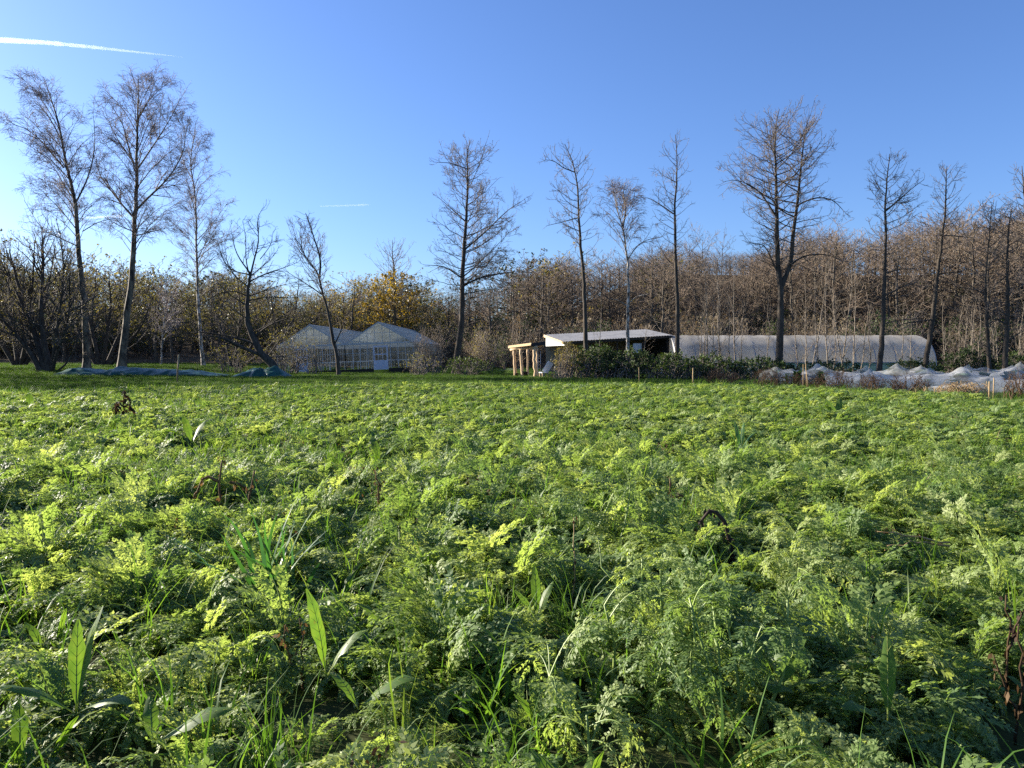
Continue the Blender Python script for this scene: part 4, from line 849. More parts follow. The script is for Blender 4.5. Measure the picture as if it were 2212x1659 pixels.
def porch():
    rng = np.random.default_rng(9); Y = 50; z0 = 0.10
    root = empty('timber_porch', at(1130, 815, Y), 'small porch of peeled log posts with a flat boarded roof', 'porch'); off = np.array(root.location)
    dk = MB(); a = at(1104, 814, Y-.1); b = at(1152, 814, Y-.1)
    for i in range(14): dk.box((a[0], Y-.15+i*.19, a[2]-.06), (b[0]+1.1, Y-.15+i*.19+.175, a[2]))
    dk.obj('deck', M_plank, root, off=off, smooth=False)
    ed = MB(); ed.box((a[0], Y-.20, a[2]-.16), (b[0]-.2, Y-.155, a[2]-.01)); ed.obj('deck_edge', M_timber, root, off=off, smooth=False)
    for (pt, pb, dy, r) in (((1110.5, 757), (1113.5, 814), 1.3, .095), ((1125, 755), (1129, 815), .85, .10), ((1154, 751), (1156, 816), 0, .105), ((1160, 752), (1160, 812), 2.4, .08), ((1140, 755), (1141, 811), 3.4, .08)):
        p = at(*pt, Y+dy); q = at(*pb, Y+dy); q[2] = -0.05; m = MB(); wobble_log(m, q, p, r, rng); m.obj('post', M_log, root, off=off)
    m = MB(); wobble_log(m, at(1103, 755.5, Y+1.5), at(1160, 749.5, Y-.15), .085, rng); m.obj('beam', M_log, root, off=off)
    L0 = at(1098.5, 750.8, Y+1.65); L1 = at(1147.5, 744.6, Y-.35); R1 = at(1177, 741.5, Y+.75); Bk = L0+(R1-L1)*1.25
    m = MB(); wobble_log(m, Bk-(0, .1, .10), R1+(-.1, .2, -.12), .08, rng); m.obj('beam', M_log, root, off=off)
    nrm = np.cross(L1-L0, (0, 0, 1.)); nrm = nrm/np.linalg.norm(nrm)
    f = MB(); f.bar(L0+nrm*.02, L1+nrm*.02, .04, .085); f.bar(L0-nrm*.01+(0, 0, .088), L1-nrm*.01+(0, 0, .088), .04, .075); f.obj('fascia', M_timber, root, off=off, smooth=False)
    r = MB(); i_ = -nrm*.06; U_ = np.array((0, 0, .115)); D_ = np.array((0, 0, .015)); r.add([L0+i_+U_, L1+i_+U_, R1+U_, Bk+U_, L0+i_+D_, L1+i_+D_, R1+D_, Bk+D_], [(0, 1, 2, 3), (7, 6, 5, 4), (0, 4, 5, 1), (1, 5, 6, 2), (2, 6, 7, 3), (3, 7, 4, 0)]); r.obj('roof', M_felt_shade, root, off=off, smooth=False)
    w = MB(); w.bar(L1+(.03, -.01, .0), R1+(0, -.03, .0), .05, .22); w.obj('dark_fascia', M_felt_shade, root, off=off, smooth=False)
    for i in range(6):
        p = L0+(L1-L0)*(i+.7)/6.4+i_*1.5-(0, 0, .06); q = p+(R1-L1)*1.1; rf = MB(); rf.bar(p, q, .06, .10); rf.obj('rafter', M_log, root, off=off, smooth=False)
    # things under and beside it
    l = MB(); c = at(1165, 785, Y+1.6)
    for sx in (-.09, .09): l.bar((c[0]+sx, c[1], .12), (c[0]+sx, c[1]+.35, 1.75), .035, .05)
    for i in range(6): t = .15+i*.14; l.bar((c[0]-.09, c[1]+.35*t, .12+1.63*t), (c[0]+.09, c[1]+.35*t, .12+1.63*t), .03, .03)
    tag(l.obj('ladder', M_hoop, smooth=False), 'grey metal ladder standing under the porch roof', 'ladder')
    c = at(1181, 790, Y+.8); t = empty('grill', (c[0], c[1], 0), 'black box grill on legs to the right of the porch', 'grill')
    m = MB(); m.box((-.42, -.25, .62), (.42, .25, .84)); m.obj('firebox', M_felt_shade, t, smooth=False)
    m = MB(); m.box((-.44, -.27, .845), (.44, .27, .90)); m.obj('lid', M_felt_shade, t, smooth=False)
    for sx in (-.36, .36):
        for sy in (-.2, .2): m = MB(); m.bar((sx, sy, 0), (sx, sy, .62), .05); m.obj('leg', M_felt_shade, t, smooth=False)
    c = at(1180, 808, Y-.4); t = empty('deck_chair', (c[0], c[1], 0), 'cream reclining garden chair between the porch and the dry shrub', 'chair'); t.rotation_euler = (0, 0, R_(-65))
    m = MB(); m.bar((-.22, .0, .38), (.16, .62, 1.0) if 0 else (-.02, .35, 1.02), .42, .05, up=(1, 0, 0)); m.obj('backrest', M_white, t, smooth=False)
    m = MB(); m.box((-.24, -.42, .34), (.22, .06, .39)); m.obj('seat', M_white, t, smooth=False)
    for sx in (-.21, .19):
        for sy in (-.38, .02): m = MB(); m.bar((sx, sy, 0), (sx, sy, .34), .04); m.obj('leg', M_log, t, smooth=False)
    def pot(px, py, Yp, r, h, mat, lab, nm='plant_pot', dry=True):
        c = at(px, py, Yp); t = empty(nm, (c[0], c[1], .06), lab, 'pot'); m = MB(); m.tube([(0, 0, 0), (0, 0, h*.9), (0, 0, h*.9+.001), (0, 0, h)], [r*.75, r*.95, r, r*1.02], 18); m.obj('body', mat, t)
        m = MB(); m.tube([(0, 0, h), (0, 0, h+.015)], [r*.9, r*.9], 18); m.obj('soil', M_black, t)
    pot(1135, 813, Y+.8, .17, .32, M_felt_shade, 'dark round pot standing on the porch deck'); pot(1116, 812, Y+.9, .12, .22, M_darkw, 'small brown pot at the left end of the porch deck')
    pot(1174, 814, Y-.6, .11, .24, M_white, 'white bucket on the ground beside the right porch post', 'bucket')
porch()

# ------------------------------------------------------------------ blue green tarpaulins
M_tarp = leafmat('blue_green_tarp', [(.010, .055, .042), (.018, .080, .062), (.03, .11, .09)], .12, (1, 1, 1), .4, .3, .6, inst=False)
def tarp(name, label, px0, px1, Y, peaks, seed, depth=3.0):
    rng = np.random.default_rng(seed); a = at(px0, 805, Y); b = at(px1, 805, Y); nx, ny = 110, 22; u = np.linspace(0, 1, nx); v = np.linspace(0, 1, ny); U, Vv = np.meshgrid(u, v)
    X = a[0]+(b[0]-a[0])*U; Yy = Y+(Vv-.35)*depth+.25*np.sin(U*23+1)*.3+.15*noise2(X, Vv*3, .8)
    h = np.interp(u, [p[0] for p in peaks], [p[1] for p in peaks])[None]*np.ones_like(U)
    prof = np.sin(np.pi*np.clip(Vv*1.02, 0, 1))**.6
    cr = np.abs(noise2(X, Yy, .9))*.10+np.abs(noise2(X+5, Yy*1.7, .35))*.035
    Z = ground_z(X, Yy)+.02+prof*(h+cr*np.clip(h*2, .2, 1))*sstep(0, .03, U)*sstep(1, .97, U)
    i = np.arange((nx-1)*(ny-1)); r = i//(nx-1); c = i % (nx-1); q = r*nx+c
    o = MB().add(np.stack([X, Yy, Z], -1).reshape(-1, 3), np.stack([q, q+1, q+nx+1, q+nx], -1)).obj(name, M_tarp); tag(o, label, 'tarpaulin', 'blue green tarpaulins on the verge'); return o
tarp('tarpaulin', 'long low blue green tarpaulin lying in front of the birch trunks', 118, 492, 52, [(0, .10), (.12, .42), (.2, .30), (.27, .22), (.36, .42), (.5, .36), (.68, .34), (.8, .30), (.9, .16), (1, .08)], 1)
tarp('tarpaulin', 'short humped blue green tarpaulin near the foot of the leaning tree', 500, 626, 51, [(0, .06), (.2, .30), (.34, .52), (.46, .58), (.55, .46), (.62, .58), (.78, .56), (.9, .25), (1, .05)], 2, 2.2)
# ------------------------------------------------------------------ netted beds
def netmat():
    m, nt, out = newmat('insect_net'); N = nt.nodes; Lk = nt.links
    tr = N.new('ShaderNodeBsdfTransparent'); d = N.new('ShaderNodeBsdfDiffuse'); d.inputs[0].default_value = (.76, .77, .77, 1); t = N.new('ShaderNodeBsdfTranslucent'); t.inputs[0].default_value = (.70, .71, .70, 1)
    m0 = N.new('ShaderNodeMixShader'); m0.inputs[0].default_value = .4; Lk.new(d.outputs[0], m0.inputs[1]); Lk.new(t.outputs[0], m0.inputs[2])
    m1 = N.new('ShaderNodeMixShader'); Lk.new(tr.outputs[0], m1.inputs[1]); Lk.new(m0.outputs[0], m1.inputs[2])
    f = nz(nt, 1.1, 4, .6); mr = N.new('ShaderNodeMapRange'); mr.inputs['From Min'].default_value = .3; mr.inputs['From Max'].default_value = .7; mr.inputs['To Min'].default_value = .08; mr.inputs['To Max'].default_value = .46
    Lk.new(f, mr.inputs['Value']); Lk.new(mr.outputs[0], m1.inputs[0]); Lk.new(m1.outputs[0], out.inputs[0]); return m
M_net = netmat()
M_kale = leafmat('brassica_leaf', [(.025, .055, .025), (.04, .09, .035), (.08, .15, .05)], .3, (1.6, 1.6, .8), .4, .4, 3)
def kale_mesh(seed):
    rng = np.random.default_rng(seed); mb = MB()
    for i in range(26):
        az = i*2.4+rng.normal(0, .3); e = R_(rng.uniform(15, 80)); L = rng.uniform(.3, .5); z0 = rng.uniform(.05, .35)
        d = np.array((math.cos(az)*math.cos(e), math.sin(az)*math.cos(e), math.sin(e))); s = np.array((-math.sin(az), math.cos(az), 0)); V = []
        for j in range(7):
            t = j/6; w = .14*math.sin(math.pi*min(1, .12+.85*t))*rng.uniform(.8, 1.2); c = np.array((0, 0, z0))+d*L*t-np.array((0, 0, .25*L*t*t)); up = np.array((0, 0, .3*w))
            V += [c-s*w+up, c, c+s*w+up]
        q = [(j*3+a, j*3+a+1, j*3+a+4, j*3+a+3) for j in range(6) for a in (0, 1)]; mb.add(V, q)
    st = MB().tube([(0, 0, -.03), (0, 0, .3), (0, 0, .5)], [.02, .018, .012], 7); return st.mesh('stem', M_stem), mb.mesh('leaves', M_kale)
KALE = [kale_mesh(500+i) for i in range(3)]
def net_bed(label, pts, seed, height=.85, wid=1.5, step=1.35, netlab=None):
    """pts: the bed's centre line on the ground"""
    rng = np.random.default_rng(seed); pts = np.array(pts); d = np.r_[0, np.cumsum(np.linalg.norm(np.diff(pts, axis=0), axis=1))]; L = d[-1]; n = int(L/.14); s = np.linspace(0, L, n); C = np.stack([np.interp(s, d, pts[:, i]) for i in range(2)], 1)
    t = unit(np.gradient(C, axis=0)); nn = np.stack([-t[:, 1], t[:, 0]], 1); m = 21; v = np.linspace(-1, 1, m)
    pk = np.arange(.6, L-.4, step)+rng.uniform(-.65, .65, len(np.arange(.6, L-.4, step))); ph = height*rng.uniform(0.5, 1.15, len(pk)); pr_ = rng.uniform(.30, .62, len(pk)); pv = rng.uniform(-.42, .42, len(pk))
    V = np.empty((n, m, 3))
    S, VV = np.meshgrid(s, v, indexing='ij'); Z = height*(.40+.07*noise2(S, VV, .9))*(1-.45*VV**2)
    for a, h, b, rr_ in zip(pk, ph, pv, pr_):
        r = np.sqrt(((S-a)/1.0)**2+((VV-b)*wid*.62)**2); Z = np.maximum(Z, Z+(h-Z)*np.exp(-(r/rr_)**1.05))
    edge = np.clip((1-np.abs(VV))/.16, 0, 1); Z = (Z-.05)*edge**.6+.02+.07*np.abs(noise2(S, VV*2, .28))*edge+.02*np.abs(noise2(S+VV, S*.3+VV*2, .10))*edge
    V[:, :, :2] = C[:, None]+nn[:, None]*(v*wid)[None, :, None]+rng.normal(0, .012, (n, m, 2)); V[:, :, 2] = Z+ground_z(V[:, :, 0], V[:, :, 1])
    b = (np.arange(n-1)*m)[:, None]+np.arange(m-1)[None]
    o = MB().add(V.reshape(-1, 3), np.stack([b, b+1, b+m+1, b+m], -1).reshape(-1, 4)).obj('crop_net', M_net); tag(o, netlab, 'crop net', 'white nets over the vegetable beds')
    for a, h, bv in zip(pk, ph, pv):
        i = int(a/L*(n-1)); p = C[i]+nn[i]*bv*wid; st, lv = KALE[rng.integers(0, 3)]; r = empty('kale_plant', (p[0], p[1], float(ground_z(*p))), label, 'vegetable', label+' row'); sc_ = h/.80; r.scale = (sc_*1.25, sc_*1.25, sc_*.95); r.rotation_euler = (0, 0, rng.uniform(0, 6.28)); put('stem', st, r); put('leaves', lv, r)
gx = lambda px, Y: ((px-1106)/FPX*Y, Y)
net_bed('green kale under the rear netted bed', [gx(1650, 42.5), gx(1900, 42), gx(2250, 40.5)], 1, 1.15, 1.25, 2.0, 'rear white net over kale, nearest the alders')
net_bed('green kale under the middle netted bed', [gx(1690, 38.5), gx(1900, 38), gx(2250, 36)], 2, 1.15, 1.25, 1.5, 'middle white net over kale, with many sharp peaks')
net_bed('green kale under the front netted bed', [gx(1780, 35), gx(1980, 33.8), gx(2250, 31.5)], 3, 1.07, 1.2, 1.6, 'front white net over kale, just behind the brown weeds')
net_bed('green kale under the small net heap', [gx(2010, 30.6), gx(2110, 30.2)], 4, .45, .8, 1.1, 'low bluish net heap lying behind the brown straw')
# brassicas without a net between the first two beds
for i, (px, py, lb) in enumerate(((1722, 800, 'light green brassica standing before the rear net'), (1776, 802, 'green brassica right of the bamboo canes'))):
    p = gx(px, 36.5); st, lv = KALE[i]; r = empty('kale_plant', (p[0], p[1], 0), lb, 'vegetable'); r.scale = (1.2, 1.2, 1.25); put('stem', st, r); put('leaves', lv, r)

# ------------------------------------------------------------------ dead weeds, straw, stakes
dw = [(1515, 1600, 798, 38, 'low reddish brown dead weeds at the foot of the dark brambles'), (1622, 1700, 795, 36, 'brown dead weeds left of the bamboo canes'), (1690, 1765, 806, 33, 'low brown dead weeds around the foot of the bamboo canes'), (1752, 1850, 797, 31.5, 'largest heap of brown dead weeds against the front net'),
      (1838, 1925, 812, 30.5, 'brown dead weeds below a white net peak'), (1915, 2010, 808, 29.5, 'grey brown dead weeds left of the low net heap'), (2165, 2260, 795, 26, 'brown dead weeds at the right photo edge')]
for i, (a, b, tp, Y, lb) in enumerate(dw):
    add_bush('dead_weeds', lb, 'dead weeds', a, b, tp, Y, M_brownweed, 0.7, seed=90+i, nst=55, nleaf=.55, size=.045, tw=M_brownweed, dens=1.7, up=.05, base=.85, splay=1.0, group='withered weeds along the field edge')
def straw_heap():
    rng = np.random.default_rng(99); c = at(2075, 838, 27.5); c[2] = 0; n = 130; P = np.empty((n, 6, 3)); a = rng.uniform(0, 6.28, n); L = rng.uniform(.4, 1.1, n)
    p0 = np.stack([rng.normal(0, .45, n), rng.normal(0, .25, n), rng.uniform(.02, .35, n)], 1)
    for j in range(6):
        t = j/5-.5; P[:, j] = p0+np.stack([np.cos(a)*L*t, np.sin(a)*L*t*.5, .22*(1-4*t*t)*rng.uniform(.2, 1.6, n)-.04], 1)
    P[:, :, 2] = np.maximum(P[:, :, 2], .01); o = MB().tubes(P, np.full((n, 6), .007), 4).obj('straw_heap', M_straw); o.location = c; tag(o, 'heap of straw coloured dry stalks in front of the low net heap', 'straw heap')
straw_heap()
def stake(px, top, bot, Y, r, lab, mat=None, cat='stake', lean=0.0, name='wooden_stake'):
    a = at(px, bot, Y); g = float(ground_z(a[0], a[1])); b = at(px+lean, top, Y); m = MB(); P = np.array([(a[0], a[1], g-.1), (a[0]*.5+b[0]*.5, Y, (g+b[2])/2), (b[0], b[1], b[2])]); m.tube(P-(a[0], a[1], g), [r, r, r*.92], 8)
    o = m.obj(name, mat or M_straw); o.location = (a[0], a[1], g); tag(o, lab, cat)
stake(382, 766, 828, 40, .045, 'tall wooden stake in front of the long tarpaulin', lean=4)
stake(1381, 794, 830, 37, .018, 'thin grey stake at the field edge below the white barked birch', lean=-1)
stake(1497, 795, 832, 36, .030, 'pale stake at the field edge in front of the dark brambles')
stake(1735, 787, 838, 31, .014, 'left bamboo cane of the group of three by the nets', cat='cane', name='bamboo_cane')
stake(1743, 786, 838, 31.2, .014, 'middle bamboo cane of the group of three by the nets', cat='cane', lean=-2, name='bamboo_cane')
stake(1748, 790, 838, 31.1, .014, 'right bamboo cane of the group of three by the nets', cat='cane', lean=-8, name='bamboo_cane')
stake(2137, 824, 856, 24.6, .020, 'shorter pale stake beside the straw heap'); stake(2146, 816, 850, 25.2, .018, 'taller pale stake beside the straw heap', lean=1)

# ------------------------------------------------------------------ single plants that stand out of the crop
CLEAR = []
def broad_leaf(mb, base, az, el, L, W, rng, curl=.8, m=0, wav=.12, k=11):
    P = [np.array(base, float)]; D = []
    for j in range(k):
        t = j/(k-1); e = el-curl*t*t; d = np.array((math.cos(az)*math.cos(e), math.sin(az)*math.cos(e), math.sin(e))); D.append(d); P.append(P[-1]+d*L/(k-1))
    V = []; s0 = np.array((-math.sin(az), math.cos(az), 0)); tw = rng.uniform(-.5, .5); ph = rng.uniform(0, 6)
    for j in range(k):
        t = j/(k-1); n = np.cross(s0, D[j]); s = s0*math.cos(tw*t)+n*math.sin(tw*t); n = np.cross(s, D[j])
        w = W/2*(math.sin(math.pi*min(1, max(0, (t-.16)/.84)*.93+.05))**.75 if t > .16 else .05)
        wl, wr = w*(1+wav*math.sin(9*t*3+ph)), w*(1+wav*math.sin(8*t*3+ph+2)); f = .16*w
        V += [P[j]-s*wl+n*(f+wav*w*math.sin(14*t+ph)), P[j]-s*wl*.5+n*f*.4, P[j], P[j]+s*wr*.5+n*f*.4, P[j]+s*wr+n*(f+wav*w*math.sin(13*t+ph+1))]
    mb.add(V, [(j*5+a, j*5+a+1, j*5+a+6, j*5+a+5) for j in range(k-1) for a in range(4)], m=m)
    mb.tube(np.array(P[:k])-(0, 0, .0015), np.linspace(.0035, .0008, k), 5, m=m+1)
    for j in range(3, k-1):
        for o in (0, 4): mb.tube([V[j*5+2], (np.array(V[j*5+2])+V[min(k-1, j+1)*5+o])/2, np.array(V[j*5+2])*.15+np.array(V[min(k-1, j+1)*5+o])*.85], [.0011, .0009, .0004], 3, m=m+1, cap=False)
def dock(px, py, leaves, lab, seed, zc=.12, mat=None, cat='plant', name='dock_plant'):
    rng = np.random.default_rng(seed); p = gp(px, py, zc); root = empty(name, (p[0], p[1], float(ground_z(p[0], p[1]))+.14), lab, cat); CLEAR.append((p[0], p[1], .16 if p[1] < 6 else .3)); root.scale = (.86, .86, .95)
    for az, el, L, W, cu in leaves:
        m = MB(); broad_leaf(m, (0, 0, .02), R_(az), R_(el), L, W, rng, cu); m.obj('leaf', [mat or M_broad, M_rib], root)
dock(705, 1478, [(150, 80, .42, .085, .5), (20, 60, .30, .06, 1.0)], 'broad upright dock leaf shining yellow green, left of centre', 1)
dock(165, 1560, [(110, 82, .38, .07, .4), (60, 80, .44, .07, .5), (200, 40, .36, .07, .9), (-20, 30, .35, .07, .9)], 'dock plant with two tall leaves near the lower left corner', 2)
dock(330, 1640, [(10, 32, .34, .08, .7), (120, 60, .2, .06, .8)], 'dock leaf lying flat to the right at the bottom left edge', 3)
dock(1917, 1590, [(75, 86, .34, .065, .25), (200, 35, .28, .07, .9)], 'single upright dock leaf near the lower right corner', 4)
dock(415, 970, [(140, 62, .55, .14, .5), (60, 60, .5, .14, .6), (200, 45, .5, .13, .9), (10, 40, .45, .12, .9)], 'bright dock plant in the sunlit left middle of the field', 5)
dock(1160, 1360, [(100, 80, .30, .06, .4), (40, 65, .24, .055, .6), (170, 60, .22, .05, .7)], 'small dock plant with an upright leaf at the field centre', 6)
dock(820, 1000, [(120, 55, .5, .12, .9), (30, 50, .46, .12, .9), (260, 35, .4, .1, 1.0)], 'dock plant with curled leaves behind the strap leaved clump', 7)
dock(775, 1560, [(5, 42, .30, .085, 1.1), (150, 50, .22, .06, .9)], 'speckled dock leaf bending right at the bottom left of centre', 8)
dock(1690, 1520, [(60, 55, .34, .16, 1.0), (150, 50, .30, .15, 1.0), (240, 35, .28, .14, 1.1), (330, 35, .28, .13, 1.1)], 'round leaved beet plant below the tall carrot tops', 9, name='beet_plant')
dock(1030, 1165, [(100, 40, .3, .10, 1.0), (20, 55, .3, .10, .8)], 'dock plant with a folded leaf above the field centre', 10)
dock(64, 885, [(120, 60, .55, .22, .7), (30, 55, .5, .2, .8)], 'round yellow leaved plant at the far left of the field', 11)
dock(1810, 905, [(120, 60, .6, .16, .8), (60, 60, .6, .16, .8), (200, 45, .6, .16, .9), (0, 45, .6, .16, .9), (290, 30, .5, .14, 1)], 'dark dock plant near the right field edge', 12)
dock(1600, 985, [(100, 70, .55, .07, .6), (60, 75, .5, .07, .6), (150, 65, .5, .06, .8), (20, 60, .45, .06, .9)], 'pale withering strap leaved plant right of the field centre', 13, mat=M_leek, name='strap_leaved_plant')
def strap_clump(px, py, n, L, W, lab, seed, mat=None, lean=(35, 85), curl=.9, rad=.10, name='grass_clump', zc=.1):
    rng = np.random.default_rng(seed); p = gp(px, py, zc); root = empty(name, (p[0], p[1], float(ground_z(p[0], p[1]))), lab, 'plant'); CLEAR.append((p[0], p[1], rad+.10)); root.scale = (1.1, 1.1, 1.1); m = MB(); blades(rng, m, n, L, W, rad, lean, curl, 10); m.obj('blades', mat or M_leek, root)
strap_clump(590, 1270, 30, .62, .026, 'clump of leek like strap leaves standing left of the field centre', 31, lean=(45, 88), curl=.8, rad=.14, name='strap_leaved_clump')
strap_clump(1060, 1520, 34, .42, .015, 'arching clump of broad grass at the bottom centre', 32, M_grass, (25, 85), 1.6)
strap_clump(600, 1640, 40, .40, .006, 'bright fine grass tuft at the bottom left of centre', 33, M_grass, (60, 89), .7)
strap_clump(1480, 1005, 22, .5, .02, 'pale yellow strap leaves standing right of the field centre', 34, M_straw, (45, 85), 1.2)
strap_clump(1560, 1660, 16, .40, .012, 'few long grass blades at the bottom right of centre', 35, M_grass, (35, 88), .8)
strap_clump(1980, 1230, 26, .45, .010, 'grass clump with pale tips in the right field', 36, M_grass, (40, 88), .9)
strap_clump(1900, 1010, 60, .45, .012, 'wide patch of long grass in the right field', 37, M_grass, (40, 88), .9, .45)
def stalk(px, py, paths, lab, seed, r=.008, mat=None, leafm=None, nl=14, name='dead_stalk', zc=.1, size=.04):
    rng = np.random.default_rng(seed); p = gp(px, py, zc); root = empty(name, (p[0], p[1], float(ground_z(p[0], p[1]))), lab, 'dead stalk'); CLEAR.append((p[0], p[1], .16)); root.scale = (1.2, 1.2, 1.25); m = MB(); C = []
    for q in paths:
        P = resample([(a, b, c) for a, b, c in q], 9); P[1:-1] += rng.normal(0, .006, (7, 3)); m.tube(P, np.linspace(r, r*.5, 9), 6); C.append(P[3:])
    m.obj('stem', mat or M_dead, root); C = np.concatenate(C); C = C[rng.integers(0, len(C), nl)]+rng.normal(0, .012, (nl, 3)); l = MB(); V, Q = leaf_quads(rng, C, size*rng.uniform(.6, 1.4, nl), size*.5, np.tile((0, 0, -1.0), (nl, 1)), .5); l.add(V, Q); l.obj('withered_leaves', leafm or M_dead, root)
stalk(1590, 1215, [[(0, 0, 0), (-.03, 0, .2), (-.09, .02, .36), (-.14, .03, .40), (-.19, .02, .36), (-.2, .02, .24)]], 'black rotten stalk bent over like a hook in the right field', 1, .016, M_black, M_black, 30)
stalk(480, 1110, [[(0, 0, 0), (-.02, 0, .3), (.0, .02, .46)], [(-.02, 0, .3), (-.14, 0, .34), (-.22, 0, .16)], [(.2, 0, 0), (.22, 0, .25), (.24, .02, .38)], [(.06, 0, .3), (.18, 0, .26)]], 'dead brown forked plant above the strap leaved clump', 2, .012, None, None, 40)
stalk(265, 915, [[(0, 0, 0), (.02, 0, .4), (.03, 0, .62)], [(.02, 0, .4), (.12, 0, .5), (.16, 0, .3)], [(.02, 0, .35), (-.1, 0, .45), (-.12, 0, .25)]], 'dark withered plant hanging its leaves near the left verge', 3, .014, None, None, 60, size=.11)
stalk(815, 1115, [[(0, 0, 0), (.01, 0, .25), (-.01, 0, .42)]], 'reddish dead seed stalk above the field centre', 4, .008, None, None, 40, size=.03)
stalk(1452, 1115, [[(0, 0, 0), (.0, 0, .22), (-.02, 0, .34)], [(0, 0, .2), (.08, 0, .22), (.1, 0, .15)]], 'short brown dead stalk left of the black hooked stalk', 5, .010, None, None, 26)
stalk(648, 1455, [[(0, 0, 0), (.01, 0, .18), (.0, 0, .3)], [(0, 0, .1), (-.06, 0, .2), (-.05, 0, .28)]], 'orange brown withered flower stalk beside the upright dock leaf', 6, .004, None, None, 14, size=.03)
stalk(2175, 1440, [[(0, 0, 0), (.01, 0, .2), (-.01, 0, .36)], [(0, 0, .15), (.06, 0, .3)]], 'brown withered stalk at the right edge', 7, .006, None, None, 22, size=.03)
stalk(2050, 1215, [[(0, 0, .22), (-.2, 0, .25), (-.42, 0, .28)], [(0, 0, .2), (-.22, .02, .22), (-.36, 0, .2)]], 'straw coloured dry stems lying across the right field', 8, .006, M_straw, M_straw, 6, size=.03)
stalk(2195, 1560, [[(0, 0, 0), (.02, 0, .25), (.0, 0, .4)], [(0, 0, .1), (-.08, 0, .3)]], 'tall brown seed stalk at the lower right edge', 9, .005, None, None, 20, size=.03)
stalk(1230, 1300, [[(0, 0, 0), (.03, 0, .25), (.02, 0, .48)]], 'thin pale dry stem right of the field centre', 10, .004, M_straw, M_dead, 6, size=.03)
def tall_carrot(px, py, h, n, lab, seed):
    rng = np.random.default_rng(seed); p = gp(px, py, .1); root = empty('tall_carrot_plant', (p[0], p[1], float(ground_z(p[0], p[1]))), lab, 'plant'); CLEAR.append((p[0], p[1], .17)); root.scale = (1.12, 1.12, 1.15); st = MB(); lf = MB()
    for i in range(n):
        b = np.array((rng.normal(0, .07), rng.normal(0, .05), 0)); t = b+np.array((rng.normal(.02, .12), rng.normal(0, .1), h*rng.uniform(.6, 1))); P = resample([b, b*.5+t*.5+rng.normal(0, .02, 3), t], 7); st.tube(P, np.linspace(.008, .004, 7), 6)
        for j in range(8):
            q = P[rng.integers(3, 7)]; frond(rng, lf, q, rng.uniform(0, 6.28), rng.uniform(.14, .26), R_(rng.uniform(10, 80)), 8, 5, .0012)
    st.obj('stem', M_stem, root); lf.obj('fronds', [M_carrot, M_stem], root)
tall_carrot(1560, 1560, .52, 7, 'tall carrot tops on thick yellow stems, the highest at lower right', 1)
tall_carrot(1690, 1290, .40, 5, 'carrot tops on slanting yellow stems behind the beet plant', 2)
tall_carrot(1300, 1470, .38, 2, 'carrot plant on one forked yellow stem at the bottom centre right', 3)
tall_carrot(1270, 1180, .50, 4, 'grey green feathery tops standing tall at the field centre right', 4)
tall_carrot(1310, 1640, .34, 2, 'carrot plant on a bare yellow stem at the bottom edge', 5)
tall_carrot(1410, 1420, .50, 4, 'dense feathery carrot tops left of the highest yellow stems', 6)

# ------------------------------------------------------------------ vapour trails
def trail(pts, lab, r0, r1, dens, Y=9000, seed=1):
    rng = np.random.default_rng(seed); P = resample([at(a, b, Y) for a, b in pts], 60); c = P.mean(0); rr = np.interp(np.linspace(0, 1, 60), [0, .85, 1], [r0, r1*1.3, r1*.3])*(1+.10*rng.normal(0, 1, 60).clip(-1.5, 1.5)); rr[0] *= .3
    m, nt, out = newmat('vapour'); v = nt.nodes.new('ShaderNodeVolumePrincipled'); v.inputs['Density'].default_value = dens; v.inputs['Color'].default_value = (.95, .97, 1, 1); v.inputs['Anisotropy'].default_value = .55; nt.links.new(v.outputs[0], out.inputs['Volume'])
    o = MB().tube(P-c, rr, 10).obj('vapour_trail', m); o.location = c; tag(o, lab, 'vapour trail')
trail([(-40, 84), (100, 92), (200, 102), (300, 113), (395, 123)], 'long white vapour trail crossing the upper left sky', 36, 8, .0042)
trail([(690, 445.5), (745, 444), (802, 442)], 'short thin vapour trail above the greenhouse', 7, 9, .006, seed=2)
trail([(175, 471), (225, 469), (275, 466)], 'short vapour trail seen through the left birches', 10, 13, .006, seed=3)

